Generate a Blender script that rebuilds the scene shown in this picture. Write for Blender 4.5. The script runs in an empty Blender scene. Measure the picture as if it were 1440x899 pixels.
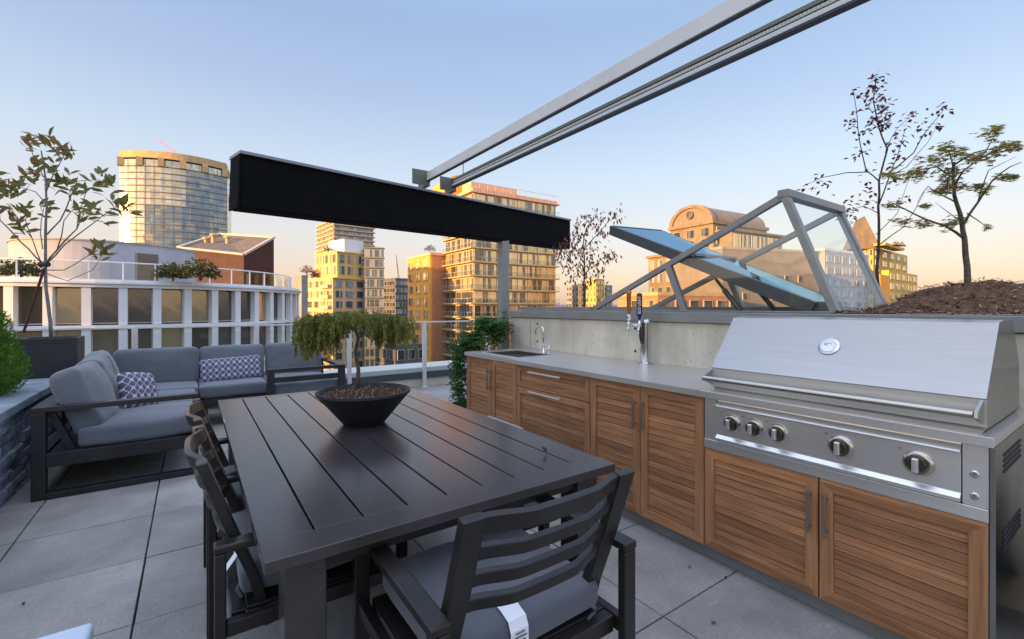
import bpy, bmesh, math, random
from mathutils import Vector, Matrix, noise
R=math.radians; rnd=random.Random(7)
S=bpy.context.scene; C=S.collection
H=1.37; FP=643.0; HY=432.0
SY,CY=math.sin(R(35)),math.cos(R(35))
def W(lat,d,z=0): return Vector((CY*lat+SY*d, -SY*lat+CY*d, z))      # view frame -> world
def PD(px,py,d): return W((px-720)/FP*d, d, H+(HY-py)/FP*d)          # point at distance d
# ---------------------------------------------------------------- materials
def mat(name,col,rough=.6,metal=0,**k):
    m=bpy.data.materials.new(name); m.use_nodes=True
    b=m.node_tree.nodes['Principled BSDF']
    b.inputs['Base Color'].default_value=(*col,1); b.inputs['Roughness'].default_value=rough
    b.inputs['Metallic'].default_value=metal
    for a,v in k.items(): b.inputs[a].default_value=v
    return m
class NT:
    def __init__(s,m): s.m=m; s.t=m.node_tree; s.b=s.t.nodes['Principled BSDF']
    def n(s,ty,**k):
        x=s.t.nodes.new(ty)
        for a,v in k.items():
            if a.startswith('i_'): x.inputs[a[2:].replace('_',' ')].default_value=v
            else: setattr(x,a,v)
        return x
    def l(s,a,b): s.t.links.new(a,b)
    def math(s,op,a,b=None,c=None):
        x=s.t.nodes.new('ShaderNodeMath'); x.operation=op
        for i,v in enumerate((a,b,c)):
            if v is None: continue
            if isinstance(v,(int,float)): x.inputs[i].default_value=v
            else: s.l(v,x.inputs[i])
        return x.outputs[0]
    def coord(s,scale=(1,1,1),kind='Object'):
        c=s.n('ShaderNodeTexCoord'); mp=s.n('ShaderNodeMapping'); mp.inputs['Scale'].default_value=scale
        s.l(c.outputs[kind],mp.inputs[0]); return mp.outputs[0]
    def noise(s,vec,scale,detail=4,rough=.5):
        x=s.n('ShaderNodeTexNoise'); x.inputs['Scale'].default_value=scale; x.inputs['Detail'].default_value=detail
        x.inputs['Roughness'].default_value=rough; s.l(vec,x.inputs['Vector']); return x.outputs['Fac']
    def ramp(s,fac,stops):
        x=s.n('ShaderNodeValToRGB'); e=x.color_ramp.elements
        while len(e)<len(stops): e.new(.5)
        for i,(p,c) in enumerate(stops): e[i].position=p; e[i].color=(*c,1) if len(c)==3 else c
        s.l(fac,x.inputs[0]); return x.outputs[0]
    def mix(s,fac,a,b,mode='MIX'):
        x=s.n('ShaderNodeMix'); x.data_type='RGBA'; x.blend_type=mode
        for sock,v in ((x.inputs[0],fac),(x.inputs[6],a),(x.inputs[7],b)):
            if isinstance(v,(int,float)): sock.default_value=v
            elif isinstance(v,tuple): sock.default_value=(*v,1)
            else: s.l(v,sock)
        return x.outputs[2]
    def col(s,o): s.l(o,s.b.inputs['Base Color'])
    def rough(s,o): s.l(o,s.b.inputs['Roughness'])
    def bump(s,o,st=.2,dist=.01):
        x=s.n('ShaderNodeBump'); x.inputs['Strength'].default_value=st; x.inputs['Distance'].default_value=dist
        s.l(o,x.inputs['Height']); s.l(x.outputs[0],s.b.inputs['Normal'])
def g(v): return (v,v,v)
def noisy(name,c1,c2,scale=6,rough=.7,metal=0,bump=0,bs=60,detail=6,stretch=(1,1,1),bd=.004,r2=None,lo=.35,hi=.65):
    m=mat(name,c1,rough,metal); t=NT(m); v=t.coord(stretch)
    f=t.noise(v,scale,detail,.6); t.col(t.ramp(f,[(lo,c1),(hi,c2)]))
    if r2 is not None: t.rough(t.ramp(t.noise(v,scale*1.7,4),[(.35,g(rough)),(.65,g(r2))]))
    if bump: t.bump(t.noise(v,bs,3),bump,bd)
    return m
M={}
def paver_mat():
    m=mat('paver',(.3,.3,.3),.75); t=NT(m); v=t.coord()
    c=t.n('ShaderNodeTexCoord'); sep=t.n('ShaderNodeSeparateXYZ'); t.l(c.outputs['Object'],sep.inputs[0])
    fx=t.math('FLOOR',t.math('DIVIDE',t.math('ADD',sep.outputs[0],.208),.64)); fy=t.math('FLOOR',t.math('DIVIDE',t.math('SUBTRACT',sep.outputs[1],1.277),.64))
    cb=t.n('ShaderNodeCombineXYZ'); t.l(fx,cb.inputs[0]); t.l(fy,cb.inputs[1])
    wn=t.n('ShaderNodeTexWhiteNoise'); t.l(cb.outputs[0],wn.inputs[0])
    base=t.ramp(wn.outputs['Value'],[(0,(.265,.245,.22)),(1,(.345,.322,.292))])
    big=t.noise(v,2.2,6,.65); base=t.mix(.75,base,t.ramp(big,[(.3,g(.55)),(.7,g(1.15))]),'MULTIPLY')
    fine=t.noise(v,110,4,.8); base=t.mix(.8,base,t.ramp(fine,[(.3,g(.60)),(.7,g(1.3))]),'MULTIPLY')
    vo=t.n('ShaderNodeTexVoronoi'); vo.inputs['Scale'].default_value=120; t.l(v,vo.inputs['Vector'])
    sp=t.math('LESS_THAN',vo.outputs['Distance'],t.math('MULTIPLY',t.ramp(t.noise(v,2.6,3,.7),[(.48,g(0)),(.66,g(1))]),.24))
    base=t.mix(t.math('MULTIPLY',sp,.4),base,(.62,.62,.62)); st=t.ramp(t.noise(v,5.5,7,.75),[(.54,g(0)),(.68,g(.7))])
    base=t.mix(st,base,(.20,.197,.19)); wh=t.ramp(t.noise(t.coord((1,2.5,1)),3.2,9,.82),[(.60,g(0)),(.72,g(.6))]); base=t.mix(wh,base,(.50,.50,.50))
    t.col(base); t.rough(t.ramp(big,[(.3,g(.55)),(.7,g(.82))])); t.bump(fine,.35,.002); return m
def wood_mat(name,horiz=True,pitch=.040):
    m=mat(name,(.3,.15,.06),.5); t=NT(m)
    v=t.coord((6,1.6,44) if horiz else (6,26,1.1))
    n1=t.noise(v,2.2,7,.62)
    col=t.ramp(n1,[(.25,(.17,.072,.031)),(.5,(.32,.145,.060)),(.75,(.46,.235,.108))])
    if horiz:
        c=t.n('ShaderNodeTexCoord'); sep=t.n('ShaderNodeSeparateXYZ'); t.l(c.outputs['Object'],sep.inputs[0])
        oi=t.n('ShaderNodeObjectInfo')
        f=t.math('ADD',t.math('FLOOR',t.math('DIVIDE',sep.outputs[2],pitch)),t.math('MULTIPLY',oi.outputs['Random'],77))
        wn=t.n('ShaderNodeTexWhiteNoise'); wn.noise_dimensions='1D'; t.l(f,wn.inputs['W'])
        col=t.mix(.9,col,t.ramp(wn.outputs['Value'],[(0,(.68,.64,.60)),(.5,(.97,.95,.93)),(1,(1.26,1.22,1.18))]),'MULTIPLY')
    big=t.noise(t.coord(),3,4); col=t.mix(.6,col,t.ramp(big,[(.3,g(.75)),(.7,g(1.15))]),'MULTIPLY')
    t.col(col); t.bump(n1,.25,.002); t.rough(t.ramp(n1,[(.3,g(.42)),(.7,g(.6))])); return m
def steel_mat(name,base=.62,r=(.18,.32),stretch=(1,1,60),met=1,bump=.0):
    m=mat(name,g(base),sum(r)/2,met); t=NT(m); n=t.noise(t.coord(stretch),3,2,.5); n2=t.noise(t.coord(),2.5,2,.5)
    t.rough(t.ramp(n2,[(.2,g(r[0])),(.8,g(r[1]))])); t.col(t.ramp(n,[(.2,(base*.97,base*.94,base*.89)),(.8,(base*1.06,base*1.03,base*.98))]))
    return m
def fabric_mat(name,c,c2,sc=900):
    m=mat(name,c,.92); t=NT(m); v=t.coord(); w=t.noise(v,sc,2,.6); b=t.noise(v,3.5,5,.6)
    col=t.ramp(w,[(.3,c),(.7,c2)]); col=t.mix(.6,col,t.ramp(b,[(.3,g(.8)),(.7,g(1.12))]),'MULTIPLY'); t.col(col)
    m.node_tree.nodes['Principled BSDF'].inputs['Sheen Weight'].default_value=.25
    bb=t.math('ADD',t.math('MULTIPLY',w,.15),t.noise(v,14,4,.6)); t.bump(bb,.35,.012); return m
def glass_mat(name,tint=(.9,.95,.95),refl=.6,rough=.02,minr=.06):
    m=bpy.data.materials.new(name); m.use_nodes=True; t=m.node_tree; t.nodes.clear()
    o=t.nodes.new('ShaderNodeOutputMaterial'); tr=t.nodes.new('ShaderNodeBsdfTransparent'); gl=t.nodes.new('ShaderNodeBsdfGlossy')
    mx=t.nodes.new('ShaderNodeMixShader'); lw=t.nodes.new('ShaderNodeLayerWeight'); lw.inputs[0].default_value=.5
    pw=t.nodes.new('ShaderNodeMath'); pw.operation='POWER'; pw.inputs[1].default_value=4.5
    ma=t.nodes.new('ShaderNodeMath'); ma.operation='MULTIPLY_ADD'; ma.inputs[1].default_value=refl; ma.inputs[2].default_value=minr; ma.use_clamp=True
    tr.inputs[0].default_value=(*tint,1); gl.inputs['Roughness'].default_value=rough
    t.links.new(lw.outputs['Facing'],pw.inputs[0]); t.links.new(pw.outputs[0],ma.inputs[0]); t.links.new(ma.outputs[0],mx.inputs[0]); t.links.new(tr.outputs[0],mx.inputs[1]); t.links.new(gl.outputs[0],mx.inputs[2]); t.links.new(mx.outputs[0],o.inputs[0])
    return m
def facade_glass(name,dark=(.03,.04,.05),light=(.35,.33,.28),frac=.45,ior=1.9,cell=None,met=0,bmp=.25):
    m=mat(name,dark,.09,met,IOR=ior); t=NT(m)
    if cell:
        v=t.coord(); c=t.n('ShaderNodeVectorMath'); c.operation='DIVIDE'; t.l(v,c.inputs[0]); c.inputs[1].default_value=cell
        f=t.n('ShaderNodeVectorMath'); f.operation='FLOOR'; t.l(c.outputs[0],f.inputs[0]); wn=t.n('ShaderNodeTexWhiteNoise'); t.l(f.outputs[0],wn.inputs[0]); r=wn.outputs['Value']
    else:
        v=t.coord((.4,.4,.4)); oi=t.n('ShaderNodeObjectInfo'); r=oi.outputs['Random']
        cc=t.n('ShaderNodeTexCoord'); sp=t.n('ShaderNodeSeparateXYZ'); t.l(cc.outputs['Object'],sp.inputs[0])
        cb=t.n('ShaderNodeCombineXYZ'); t.l(t.math('FLOOR',t.math('MULTIPLY',sp.outputs[0],1.3)),cb.inputs[0]); t.l(r,cb.inputs[1])
        wn=t.n('ShaderNodeTexWhiteNoise'); t.l(cb.outputs[0],wn.inputs[0]); r=wn.outputs['Value']
    k=[(0,dark),(1-frac,tuple(x*1.8 for x in dark)),(min(.99,1-frac+.03),tuple(x*.75 for x in light)),(1,light)]
    t.col(t.ramp(r,k)); nb=t.noise(t.coord((1,1,1)),.35,3); t.bump(nb,bmp,.3); return m
M['paver']=paver_mat(); M['joint']=mat('joint_dark',(.03,.03,.03),.9)  # even dark colour for paver bed, vent slots and stone joints
M['wood']=wood_mat('louvre_wood'); M['woodv']=wood_mat('stile_wood',False)
M['steel']=steel_mat('brushed_steel',.72,(.26,.36),(1,.3,60),.82); M['counter']=steel_mat('counter_steel',.66,(.30,.42),(40,1,1),.85); M['vpull']=mat('vertical_pull',(.30,.26,.22),.35,.8); M['pull']=mat('silver_pull',(.72,.70,.67),.4,.6)
M['hood']=steel_mat('hood_steel',.36,(.27,.33),(30,1,1),.95); M['chrome']=mat('chrome',g(.62),.14,1); M['knobm']=mat('knob_steel',(.46,.43,.38),.24,1)
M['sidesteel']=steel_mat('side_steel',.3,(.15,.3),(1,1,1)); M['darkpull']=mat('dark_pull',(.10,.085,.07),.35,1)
M['wallc']=noisy('cast_concrete',(.36,.335,.28),(.52,.49,.42),3.2,.85,bump=.4,bs=45)
def conc():
    t=NT(M['wallc']); v=t.coord(); vo=t.n('ShaderNodeTexVoronoi'); vo.inputs['Scale'].default_value=16; t.l(v,vo.inputs['Vector'])
    pit=t.math('LESS_THAN',vo.outputs['Distance'],t.math('MULTIPLY',t.noise(v,6,2),.22)); big=t.ramp(t.noise(v,3.2,7,.65),[(.3,(.46,.41,.32)),(.7,(.68,.62,.50))])
    st=t.noise(t.coord((1,5,.7)),2,5,.6); big=t.mix(.5,big,t.ramp(st,[(.35,g(.78)),(.65,g(1.06))]),'MULTIPLY')
    t.col(t.mix(t.math('MULTIPLY',pit,.6),big,(.2,.18,.15)))
conc()
M['cap']=noisy('cap_metal',(.20,.205,.195),(.25,.255,.245),4,.5,.3); M['alu']=noisy('painted_aluminium',(.21,.21,.195),(.26,.26,.245),5,.42,.2)
M['beam']=noisy('beam_paint',(.55,.53,.50),(.62,.60,.57),3,.45,.2); M['beamd']=mat('beam_dark',(.07,.075,.08),.5,.3); M['belt']=mat('belt_grey',(.46,.46,.40),.6); M['track']=mat('track_grey',(.13,.135,.11),.5,.3)
M['black']=noisy('awning_fabric',(.003,.003,.0035),(.005,.005,.006),5,.95)
M['black'].node_tree.nodes['Principled BSDF'].inputs['Specular IOR Level'].default_value=.15; M['cass']=mat('cassette_metal',(.19,.2,.22),.35,.5)
M['tbl']=noisy('dark_table_metal',(.042,.036,.035),(.058,.050,.048),3,.24,.25,.04,160,4,(3,.6,3),.001,None,.2,.8)
M['chair']=noisy('chair_metal',(.018,.0155,.0145),(.030,.026,.024),5,.34,.35,.04,200)
M['sofam']=noisy('sofa_frame_metal',(.016,.015,.016),(.028,.026,.027),5,.45,.2)
M['cush']=fabric_mat('grey_cushion_fabric',(.085,.092,.107),(.135,.145,.165)); M['pad']=fabric_mat('seat_pad_fabric',(.055,.06,.072),(.095,.10,.118))
M['web']=mat('grey_webbing',(.08,.085,.09),.8); M['tag']=mat('white_tag',(.68,.68,.7),.7); M['ink']=mat('ink',(.12,.12,.14),.8)
M['bowl']=noisy('bowl_black',(.010,.010,.012),(.016,.016,.018),8,.55,bump=.1); M['pot']=noisy('planter_dark',(.018,.018,.022),(.03,.028,.03),4,.6)
M['potside']=mat('planter_brown',(.045,.035,.03),.6)
M['soil']=noisy('soil',(.05,.022,.014),(.12,.055,.035),60,.95,bump=1,bs=90,bd=.02)
M['mulch']=noisy('mulch',(.06,.026,.013),(.18,.085,.04),30,.95,bump=1,bs=80,bd=.02); M['chipd']=mat('chip_dark',(.12,.055,.030),.9); M['chipl']=mat('chip_light',(.34,.19,.10),.9); M['perl']=mat('perlite',(.42,.35,.29),.9)
def stone_mat():
    m=mat('ledge_stone',(.15,.18,.22),.75); t=NT(m); v=t.coord(); n=t.noise(v,9,7,.7)
    t.col(t.ramp(n,[(.25,(.07,.085,.11)),(.5,(.17,.20,.25)),(.68,(.36,.41,.47)),(.8,(.62,.66,.70))])); t.bump(n,.6,.02); return m
M['stone']=stone_mat(); M['stonecap']=noisy('stone_cap',(.13,.155,.19),(.24,.27,.31),6,.7,bump=.3)
M['bark']=noisy('bark',(.07,.05,.04),(.17,.13,.10),40,.9,bump=.6,bs=60); M['barkg']=noisy('bark_grey',(.12,.11,.10),(.25,.23,.21),40,.9,bump=.5)
M['barkd']=noisy('bark_dark',(.03,.022,.022),(.08,.055,.05),40,.9)
def leaf(name,a,b,c,back=None,tl=.45):
    m=mat(name,b,.55); t=NT(m); n=t.noise(t.coord(),14,3,.6); n2=t.n('ShaderNodeTexWhiteNoise')
    col=t.ramp(n,[(.3,a),(.5,b),(.7,c)])
    if back:
        ge=t.n('ShaderNodeNewGeometry'); col=t.mix(ge.outputs['Backfacing'],col,back)
    t.col(col); tr=t.n('ShaderNodeBsdfTranslucent'); t.l(col,tr.inputs[0]); mx=t.n('ShaderNodeMixShader'); mx.inputs[0].default_value=tl
    out=[x for x in t.t.nodes if x.type=='OUTPUT_MATERIAL'][0]; t.l(t.b.outputs[0],mx.inputs[1]); t.l(tr.outputs[0],mx.inputs[2]); t.l(mx.outputs[0],out.inputs[0]); return m
M['lmag']=leaf('magnolia_leaf',(.10,.115,.03),(.17,.16,.04),(.27,.20,.055),(.26,.15,.06)); M['lmap']=leaf('maple_leaf',(0.140,0.170,0.040),(0.260,0.240,0.060),(0.520,0.260,0.070))
M['lred']=leaf('burgundy_leaf',(0.063,0.017,0.022),(0.126,0.031,0.034),(0.238,0.070,0.049)); M['lrust']=leaf('rust_leaf',(0.105,0.045,0.024),(0.240,0.093,0.045),(0.390,0.165,0.075))
M['lbon']=leaf('bonsai_needles',(0.085,0.105,0.017),(0.170,0.178,0.031),(0.289,0.272,0.051)); M['lthu']=leaf('thuja_leaf',(0.044,0.106,0.010),(0.094,0.200,0.015),(0.175,0.312,0.025))
M['lbush']=leaf('bush_leaf',(.018,.065,.012),(.04,.12,.02),(.09,.20,.035)); M['lfar']=leaf('far_leaf',(.02,.035,.010),(.045,.06,.016),(.08,.09,.025))
M['glass']=glass_mat('clear_glass',(.93,.96,.95),.5,.02,.06); M['hglass']=glass_mat('tinted_hatch_glass',(.20,.42,.46),.3,.06,.55)
M['hglass'].node_tree.nodes['Glossy BSDF'].inputs[0].default_value=(.50,.72,.85,1); M['rglass']=glass_mat('rail_glass',(.93,.96,.95),.5,.01,.02)
def pillow_mat():
    m=mat('trellis_fabric',(.07,.065,.11),.9); t=NT(m); c=t.n('ShaderNodeTexCoord'); sp=t.n('ShaderNodeSeparateXYZ'); t.l(c.outputs['Object'],sp.inputs[0])
    a=t.math('MULTIPLY',sp.outputs[0],2*math.pi/.062); b=t.math('MULTIPLY',sp.outputs[2],2*math.pi/.075)
    f=t.math('ADD',t.math('ADD',t.math('COSINE',a),t.math('COSINE',b)),t.math('MULTIPLY',t.math('COSINE',t.math('MULTIPLY',a,3)),t.math('MULTIPLY',t.math('COSINE',b),-.45)))
    lin=t.math('LESS_THAN',t.math('ABSOLUTE',f),.30); t.col(t.mix(lin,(.095,.088,.135),(.56,.54,.61))); t.bump(t.noise(t.coord(),12,4),.3,.01); return m
M['trellis']=pillow_mat()
# ---------------------------------------------------------------- mesh helper
class MB:
    def __init__(s): s.v=[]; s.f=[]; s.m=[]
    def add(s,vs,fs,m=0):
        o=len(s.v); s.v+= [tuple(x) for x in vs]; s.f+= [tuple(o+i for i in f) for f in fs]; s.m+=[m]*len(fs)
    def box(s,x0,x1,y0,y1,z0,z1,m=0,mx=None):
        vs=[Vector((x,y,z)) for z in (z0,z1) for y in (y0,y1) for x in (x0,x1)]
        if mx is not None: vs=[mx@v for v in vs]
        s.add(vs,[(0,2,3,1),(4,5,7,6),(0,1,5,4),(2,6,7,3),(0,4,6,2),(1,3,7,5)],m)
    def bar(s,a,b,w,h,m=0,up=(0,0,1)):
        a=Vector(a); b=Vector(b); d=(b-a).normalized(); u=Vector(up); sx=d.cross(u)
        if sx.length<1e-4: sx=d.cross(Vector((0,1,0)))
        sx.normalize(); uu=sx.cross(d).normalized(); vs=[]
        for p in (a,b):
            for i,j in ((-1,-1),(1,-1),(1,1),(-1,1)): vs.append(p+sx*(i*w/2)+uu*(j*h/2))
        s.add(vs,[(0,1,2,3),(7,6,5,4),(0,4,5,1),(1,5,6,2),(2,6,7,3),(3,7,4,0)],m)
    def tube(s,pts,rad,n=8,m=0,cap=True):
        pts=[Vector(p) for p in pts]; k=len(pts)
        if isinstance(rad,(int,float)): rad=[rad]*k
        vs=[];prev=None
        for i,p in enumerate(pts):
            d=(pts[min(i+1,k-1)]-pts[max(i-1,0)]); d=d.normalized() if d.length>1e-9 else Vector((0,0,1))
            a=(prev-d*prev.dot(d)) if prev is not None else d.orthogonal()
            if a.length<1e-5: a=d.orthogonal()
            a.normalize(); prev=a; b=d.cross(a)
            for j in range(n):
                t=2*math.pi*j/n; vs.append(p+(a*math.cos(t)+b*math.sin(t))*rad[i])
        fs=[(i*n+j,i*n+(j+1)%n,(i+1)*n+(j+1)%n,(i+1)*n+j) for i in range(k-1) for j in range(n)]
        if cap: fs+=[tuple(range(n-1,-1,-1)),tuple((k-1)*n+j for j in range(n))]
        s.add(vs,fs,m)
    def lathe(s,prof,c=(0,0,0),n=32,m=0,mx=None):
        c=Vector(c); vs=[]
        for r,z in prof:
            for j in range(n):
                t=2*math.pi*j/n; v=Vector((r*math.cos(t),r*math.sin(t),z)); v=(mx@v if mx is not None else v)+c; vs.append(v)
        k=len(prof); fs=[(i*n+j,i*n+(j+1)%n,(i+1)*n+(j+1)%n,(i+1)*n+j) for i in range(k-1) for j in range(n)]
        fs+=[tuple(range(n-1,-1,-1)),tuple((k-1)*n+j for j in range(n))]; s.add(vs,fs,m)
    def prism(s,poly,z0,z1,m=0,mt=None):
        a=sum(poly[i][0]*poly[(i+1)%len(poly)][1]-poly[(i+1)%len(poly)][0]*poly[i][1] for i in range(len(poly)))
        if a<0: poly=poly[::-1]
        n=len(poly); vs=[(p[0],p[1],z0) for p in poly]+[(p[0],p[1],z1) for p in poly]
        s.add(vs,[(i,(i+1)%n,n+(i+1)%n,n+i) for i in range(n)]+[tuple(range(n-1,-1,-1))],m); s.add(vs[n:],[tuple(range(n))],m if mt is None else mt)
    def leaf(s,p,d,nrm,L,w,m=0,fold=.25):
        d=d.normalized(); sd=d.cross(nrm)
        if sd.length<1e-4: sd=d.orthogonal()
        sd.normalize(); n=sd.cross(d); mid=p+d*L*.45
        s.add([p,mid+sd*w/2+n*fold*w,p+d*L-n*fold*w*.5,mid-sd*w/2+n*fold*w],[(0,1,2),(0,2,3)],m)
    def build(s,name,mats,parent=None,off=None,bevel=0,smooth=False,seg=2):
        me=bpy.data.meshes.new(name)
        o_=Vector(off) if off is not None else Vector((0,0,0))
        me.from_pydata([tuple(Vector(v)-o_) for v in s.v],[],s.f)
        if not isinstance(mats,(list,tuple)): mats=[mats]
        for m in mats: me.materials.append(m)
        me.polygons.foreach_set('material_index',s.m)
        if smooth: me.polygons.foreach_set('use_smooth',[True]*len(me.polygons))
        me.update(); o=bpy.data.objects.new(name,me); C.objects.link(o)
        if parent is not None: o.parent=parent
        elif off is not None: o.location=o_
        if bevel:
            b=o.modifiers.new('bevel','BEVEL'); b.width=bevel; b.segments=seg; b.limit_method='ANGLE'; b.angle_limit=R(40); b.harden_normals=False
        if smooth=='auto': pass
        return o
def tag(o,label=None,cat=None,group=None,kind=None):
    if label: o['label']=label
    if cat: o['category']=cat
    if group: o['group']=group
    if kind: o['kind']=kind
    return o
def thing(name,label,cat,loc=(0,0,0),group=None,rz=0):
    o=bpy.data.objects.new(name,None); C.objects.link(o); o.location=loc; o.rotation_euler=(0,0,rz); o.empty_display_size=.1
    return tag(o,label,cat,group)
def copy_tree(o,parent=None):
    c=o.copy(); C.objects.link(c)
    if parent is not None: c.parent=parent
    for ch in [x for x in bpy.data.objects if x.parent==o]: copy_tree(ch,c)
    return c
def pillow_mesh(w,h,t,seed=0,nx=22,ny=16,p=3.2,e=.42,wr=.006):
    """puffy cushion: x width w, z height h, y thickness t, centred"""
    mb=MB(); vs=[]; N=noise.noise
    for sgn in (1,-1):
        for j in range(ny+1):
            for i in range(nx+1):
                u=-1+2*i/nx; v=-1+2*j/ny; u=math.sin(u*math.pi/2)*.6+u*.4; v=math.sin(v*math.pi/2)*.6+v*.4
                k=max(0,(1-abs(u)**p)*(1-abs(v)**p))**e
                pinch=1-.035*(1-abs(v))*abs(u)**6
                x=u*w/2*pinch*(1-.04*abs(v)**3*abs(u)); z=v*h/2*(1-.03*(1-abs(u)**2)*0-.035*abs(u)**4*abs(v))
                q=Vector((x*5+seed*3.1,z*5,sgn*2+seed)); n_=N(q)*wr*2+N(q*3)*wr*.8
                vs.append(Vector((x,sgn*(t/2*k+(n_*k if k>0 else 0)),z+N(q*.7)*wr)))
    K=(nx+1)*(ny+1); fs=[]
    for s_ in (0,1):
        for j in range(ny):
            for i in range(nx):
                a=s_*K+j*(nx+1)+i; f=(a,a+1,a+nx+2,a+nx+1); fs.append(f[::-1] if s_==0 else f)
    mb.add(vs,fs); return mb
def finish_pillow(o):
    w=o.modifiers.new('weld','WELD'); w.merge_threshold=.002

def roundbox(w,d,h,r,puff=.02,wr=.005,seed=0,n=16):
    """soft box cushion, x w, y d, z h, centred; puff swells the large faces"""
    mb=MB(); hs=(w/2,d/2,h/2); N=noise.noise
    def mapp(p):
        q=[max(-(hs[i]-r),min(hs[i]-r,p[i])) for i in range(3)]; v=Vector((p[0]-q[0],p[1]-q[1],p[2]-q[2]))
        if v.length>1e-9: v=v.normalized()*r
        o=Vector(q)+v; u=o.x/hs[0]; t=o.y/hs[1]
        o.z+=(1 if o.z>0 else -1)*puff*(1-u*u)*(1-t*t)*abs(o.z/hs[2])
        k=Vector((o.x*4+seed*7.3,o.y*4,o.z*4)); return o+Vector((N(k),N(k+Vector((9,0,0))),N(k+Vector((0,9,0)))*1.6))*wr+Vector((0,0,N(k*3.2)*wr*.5))
    def spaced(i,L):   # denser near the ends
        u=-1+2*i/n; s_=math.copysign(abs(math.sin(u*math.pi/2)),u); return s_*L
    for ax in range(3):
        for sg in (-1,1):
            i1,i2=[i for i in range(3) if i!=ax]; vs=[]
            for j in range(n+1):
                for i in range(n+1):
                    p=[0,0,0]; p[ax]=sg*hs[ax]; p[i1]=spaced(i,hs[i1]); p[i2]=spaced(j,hs[i2]); vs.append(mapp(p))
            fs=[]
            for j in range(n):
                for i in range(n):
                    k=j*(n+1)+i; f=(k,k+1,k+n+2,k+n+1); flip=(sg>0)^(ax==1); fs.append(f if flip else f[::-1])
            mb.add(vs,fs)
    return mb
# ================================================================= DECK
mb=MB(); jx,jy=-.208,1.277; P=.64
mb.box(-3.4,6.6,-4.5,7.35,-.30,-.045,1)
i0=-5
for i in range(-5,11):
    for j in range(-9,10):
        x0=jx+i*P+.004; y0=jy+j*P+.004; x1=x0+P-.008; y1=y0+P-.008
        x0=max(x0,-3.4); x1=min(x1,6.6); y1=min(y1,7.345); y0=max(y0,-4.5)
        if x1-x0<.03 or y1-y0<.03: continue
        dz=rnd.uniform(-.0015,.0015); dx=rnd.uniform(-.0012,.0012)
        mb.box(x0+dx,x1+dx,y0-dx,y1-dx,-.042,dz)
tag(mb.build('floor',[M['paver'],M['joint']],bevel=.0025,seg=1),kind='structure')
# low parapet
t=thing('parapet_wall','low concrete parapet with dark band and pale metal cap at the deck edge','parapet',(2,7.35,0))
L=t.location
mb=MB(); mb.box(-9,9,7.352,7.75,-.4,.145); mb.build('wall',M['wallc'],t,L)
mb=MB(); mb.box(-9,9,7.33,7.77,.147,.245); mb.build('dark_band',M['beamd'],t,L)
mb=MB(); mb.box(-9,9,7.36,8.0,.248,.33); mb.build('cap',M['beam'],t,L,bevel=.006)
# railing
t=thing('glass_railing','glass guard rail with square grey posts standing on the parapet behind the sofas','railing',(2,7.3,0)); L=t.location
xs=[-3.22,-1.9,-.577,.741,2.01,3.27,4.55,5.85]
for x in xs:
    mb=MB(); mb.box(x-.03,x+.03,7.26,7.32,0,1.1); mb.box(x-.06,x+.06,7.235,7.329,.001,.012); mb.build('post',M['beam'],t,L,bevel=.003)
mb=MB(); mb.box(-3.25,5.9,7.272,7.308,1.102,1.125); mb.build('top_rail',M['beam'],t,L,bevel=.003)
for a,b in zip(xs,xs[1:]):
    mb=MB(); mb.box(a+.05,b-.05,7.284,7.296,.12,1.04); mb.build('glass_panel',M['rglass'],t,L)
# ================================================================= KITCHEN
KX=2.27; K0,K1=.34,4.036; WX=3.05
def kY(px):
    r=(px-720)/FP; return KX*(CY-SY*r)/(SY+CY*r)
kit=thing('outdoor_kitchen','long run of teak louvred cabinets under a stainless steel counter against the concrete wall','kitchen',(KX,2.2,0)); L=kit.location
ys=[K1,kY(726.3),kY(829.6),kY(990),K0]   # decreasing
mb=MB()
mb.box(KX+.022,WX-.003,ys[3]+.004,K1-.012,.08,.884); mb.box(KX+.022,WX-.003,K0+.012,ys[3]-.004,.08,.84)
mb.build('carcass',M['pot'],kit,L)
mb=MB(); mb.box(KX+.05,WX-.01,K0+.02,K1-.02,.002,.079); mb.build('toe_kick',M['cap'],kit,L)
mb=MB(); mb.box(KX,WX-.004,K1-.012,K1+.006,.08,.884); mb.build('end_panel',M['woodv'],kit,L,bevel=.002)
mb=MB(); mb.box(KX-.003,WX-.004,K0-.006,K0+.010,.0,.884); 
mb.build('side_panel',M['sidesteel'],kit,L,bevel=.002)
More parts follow.
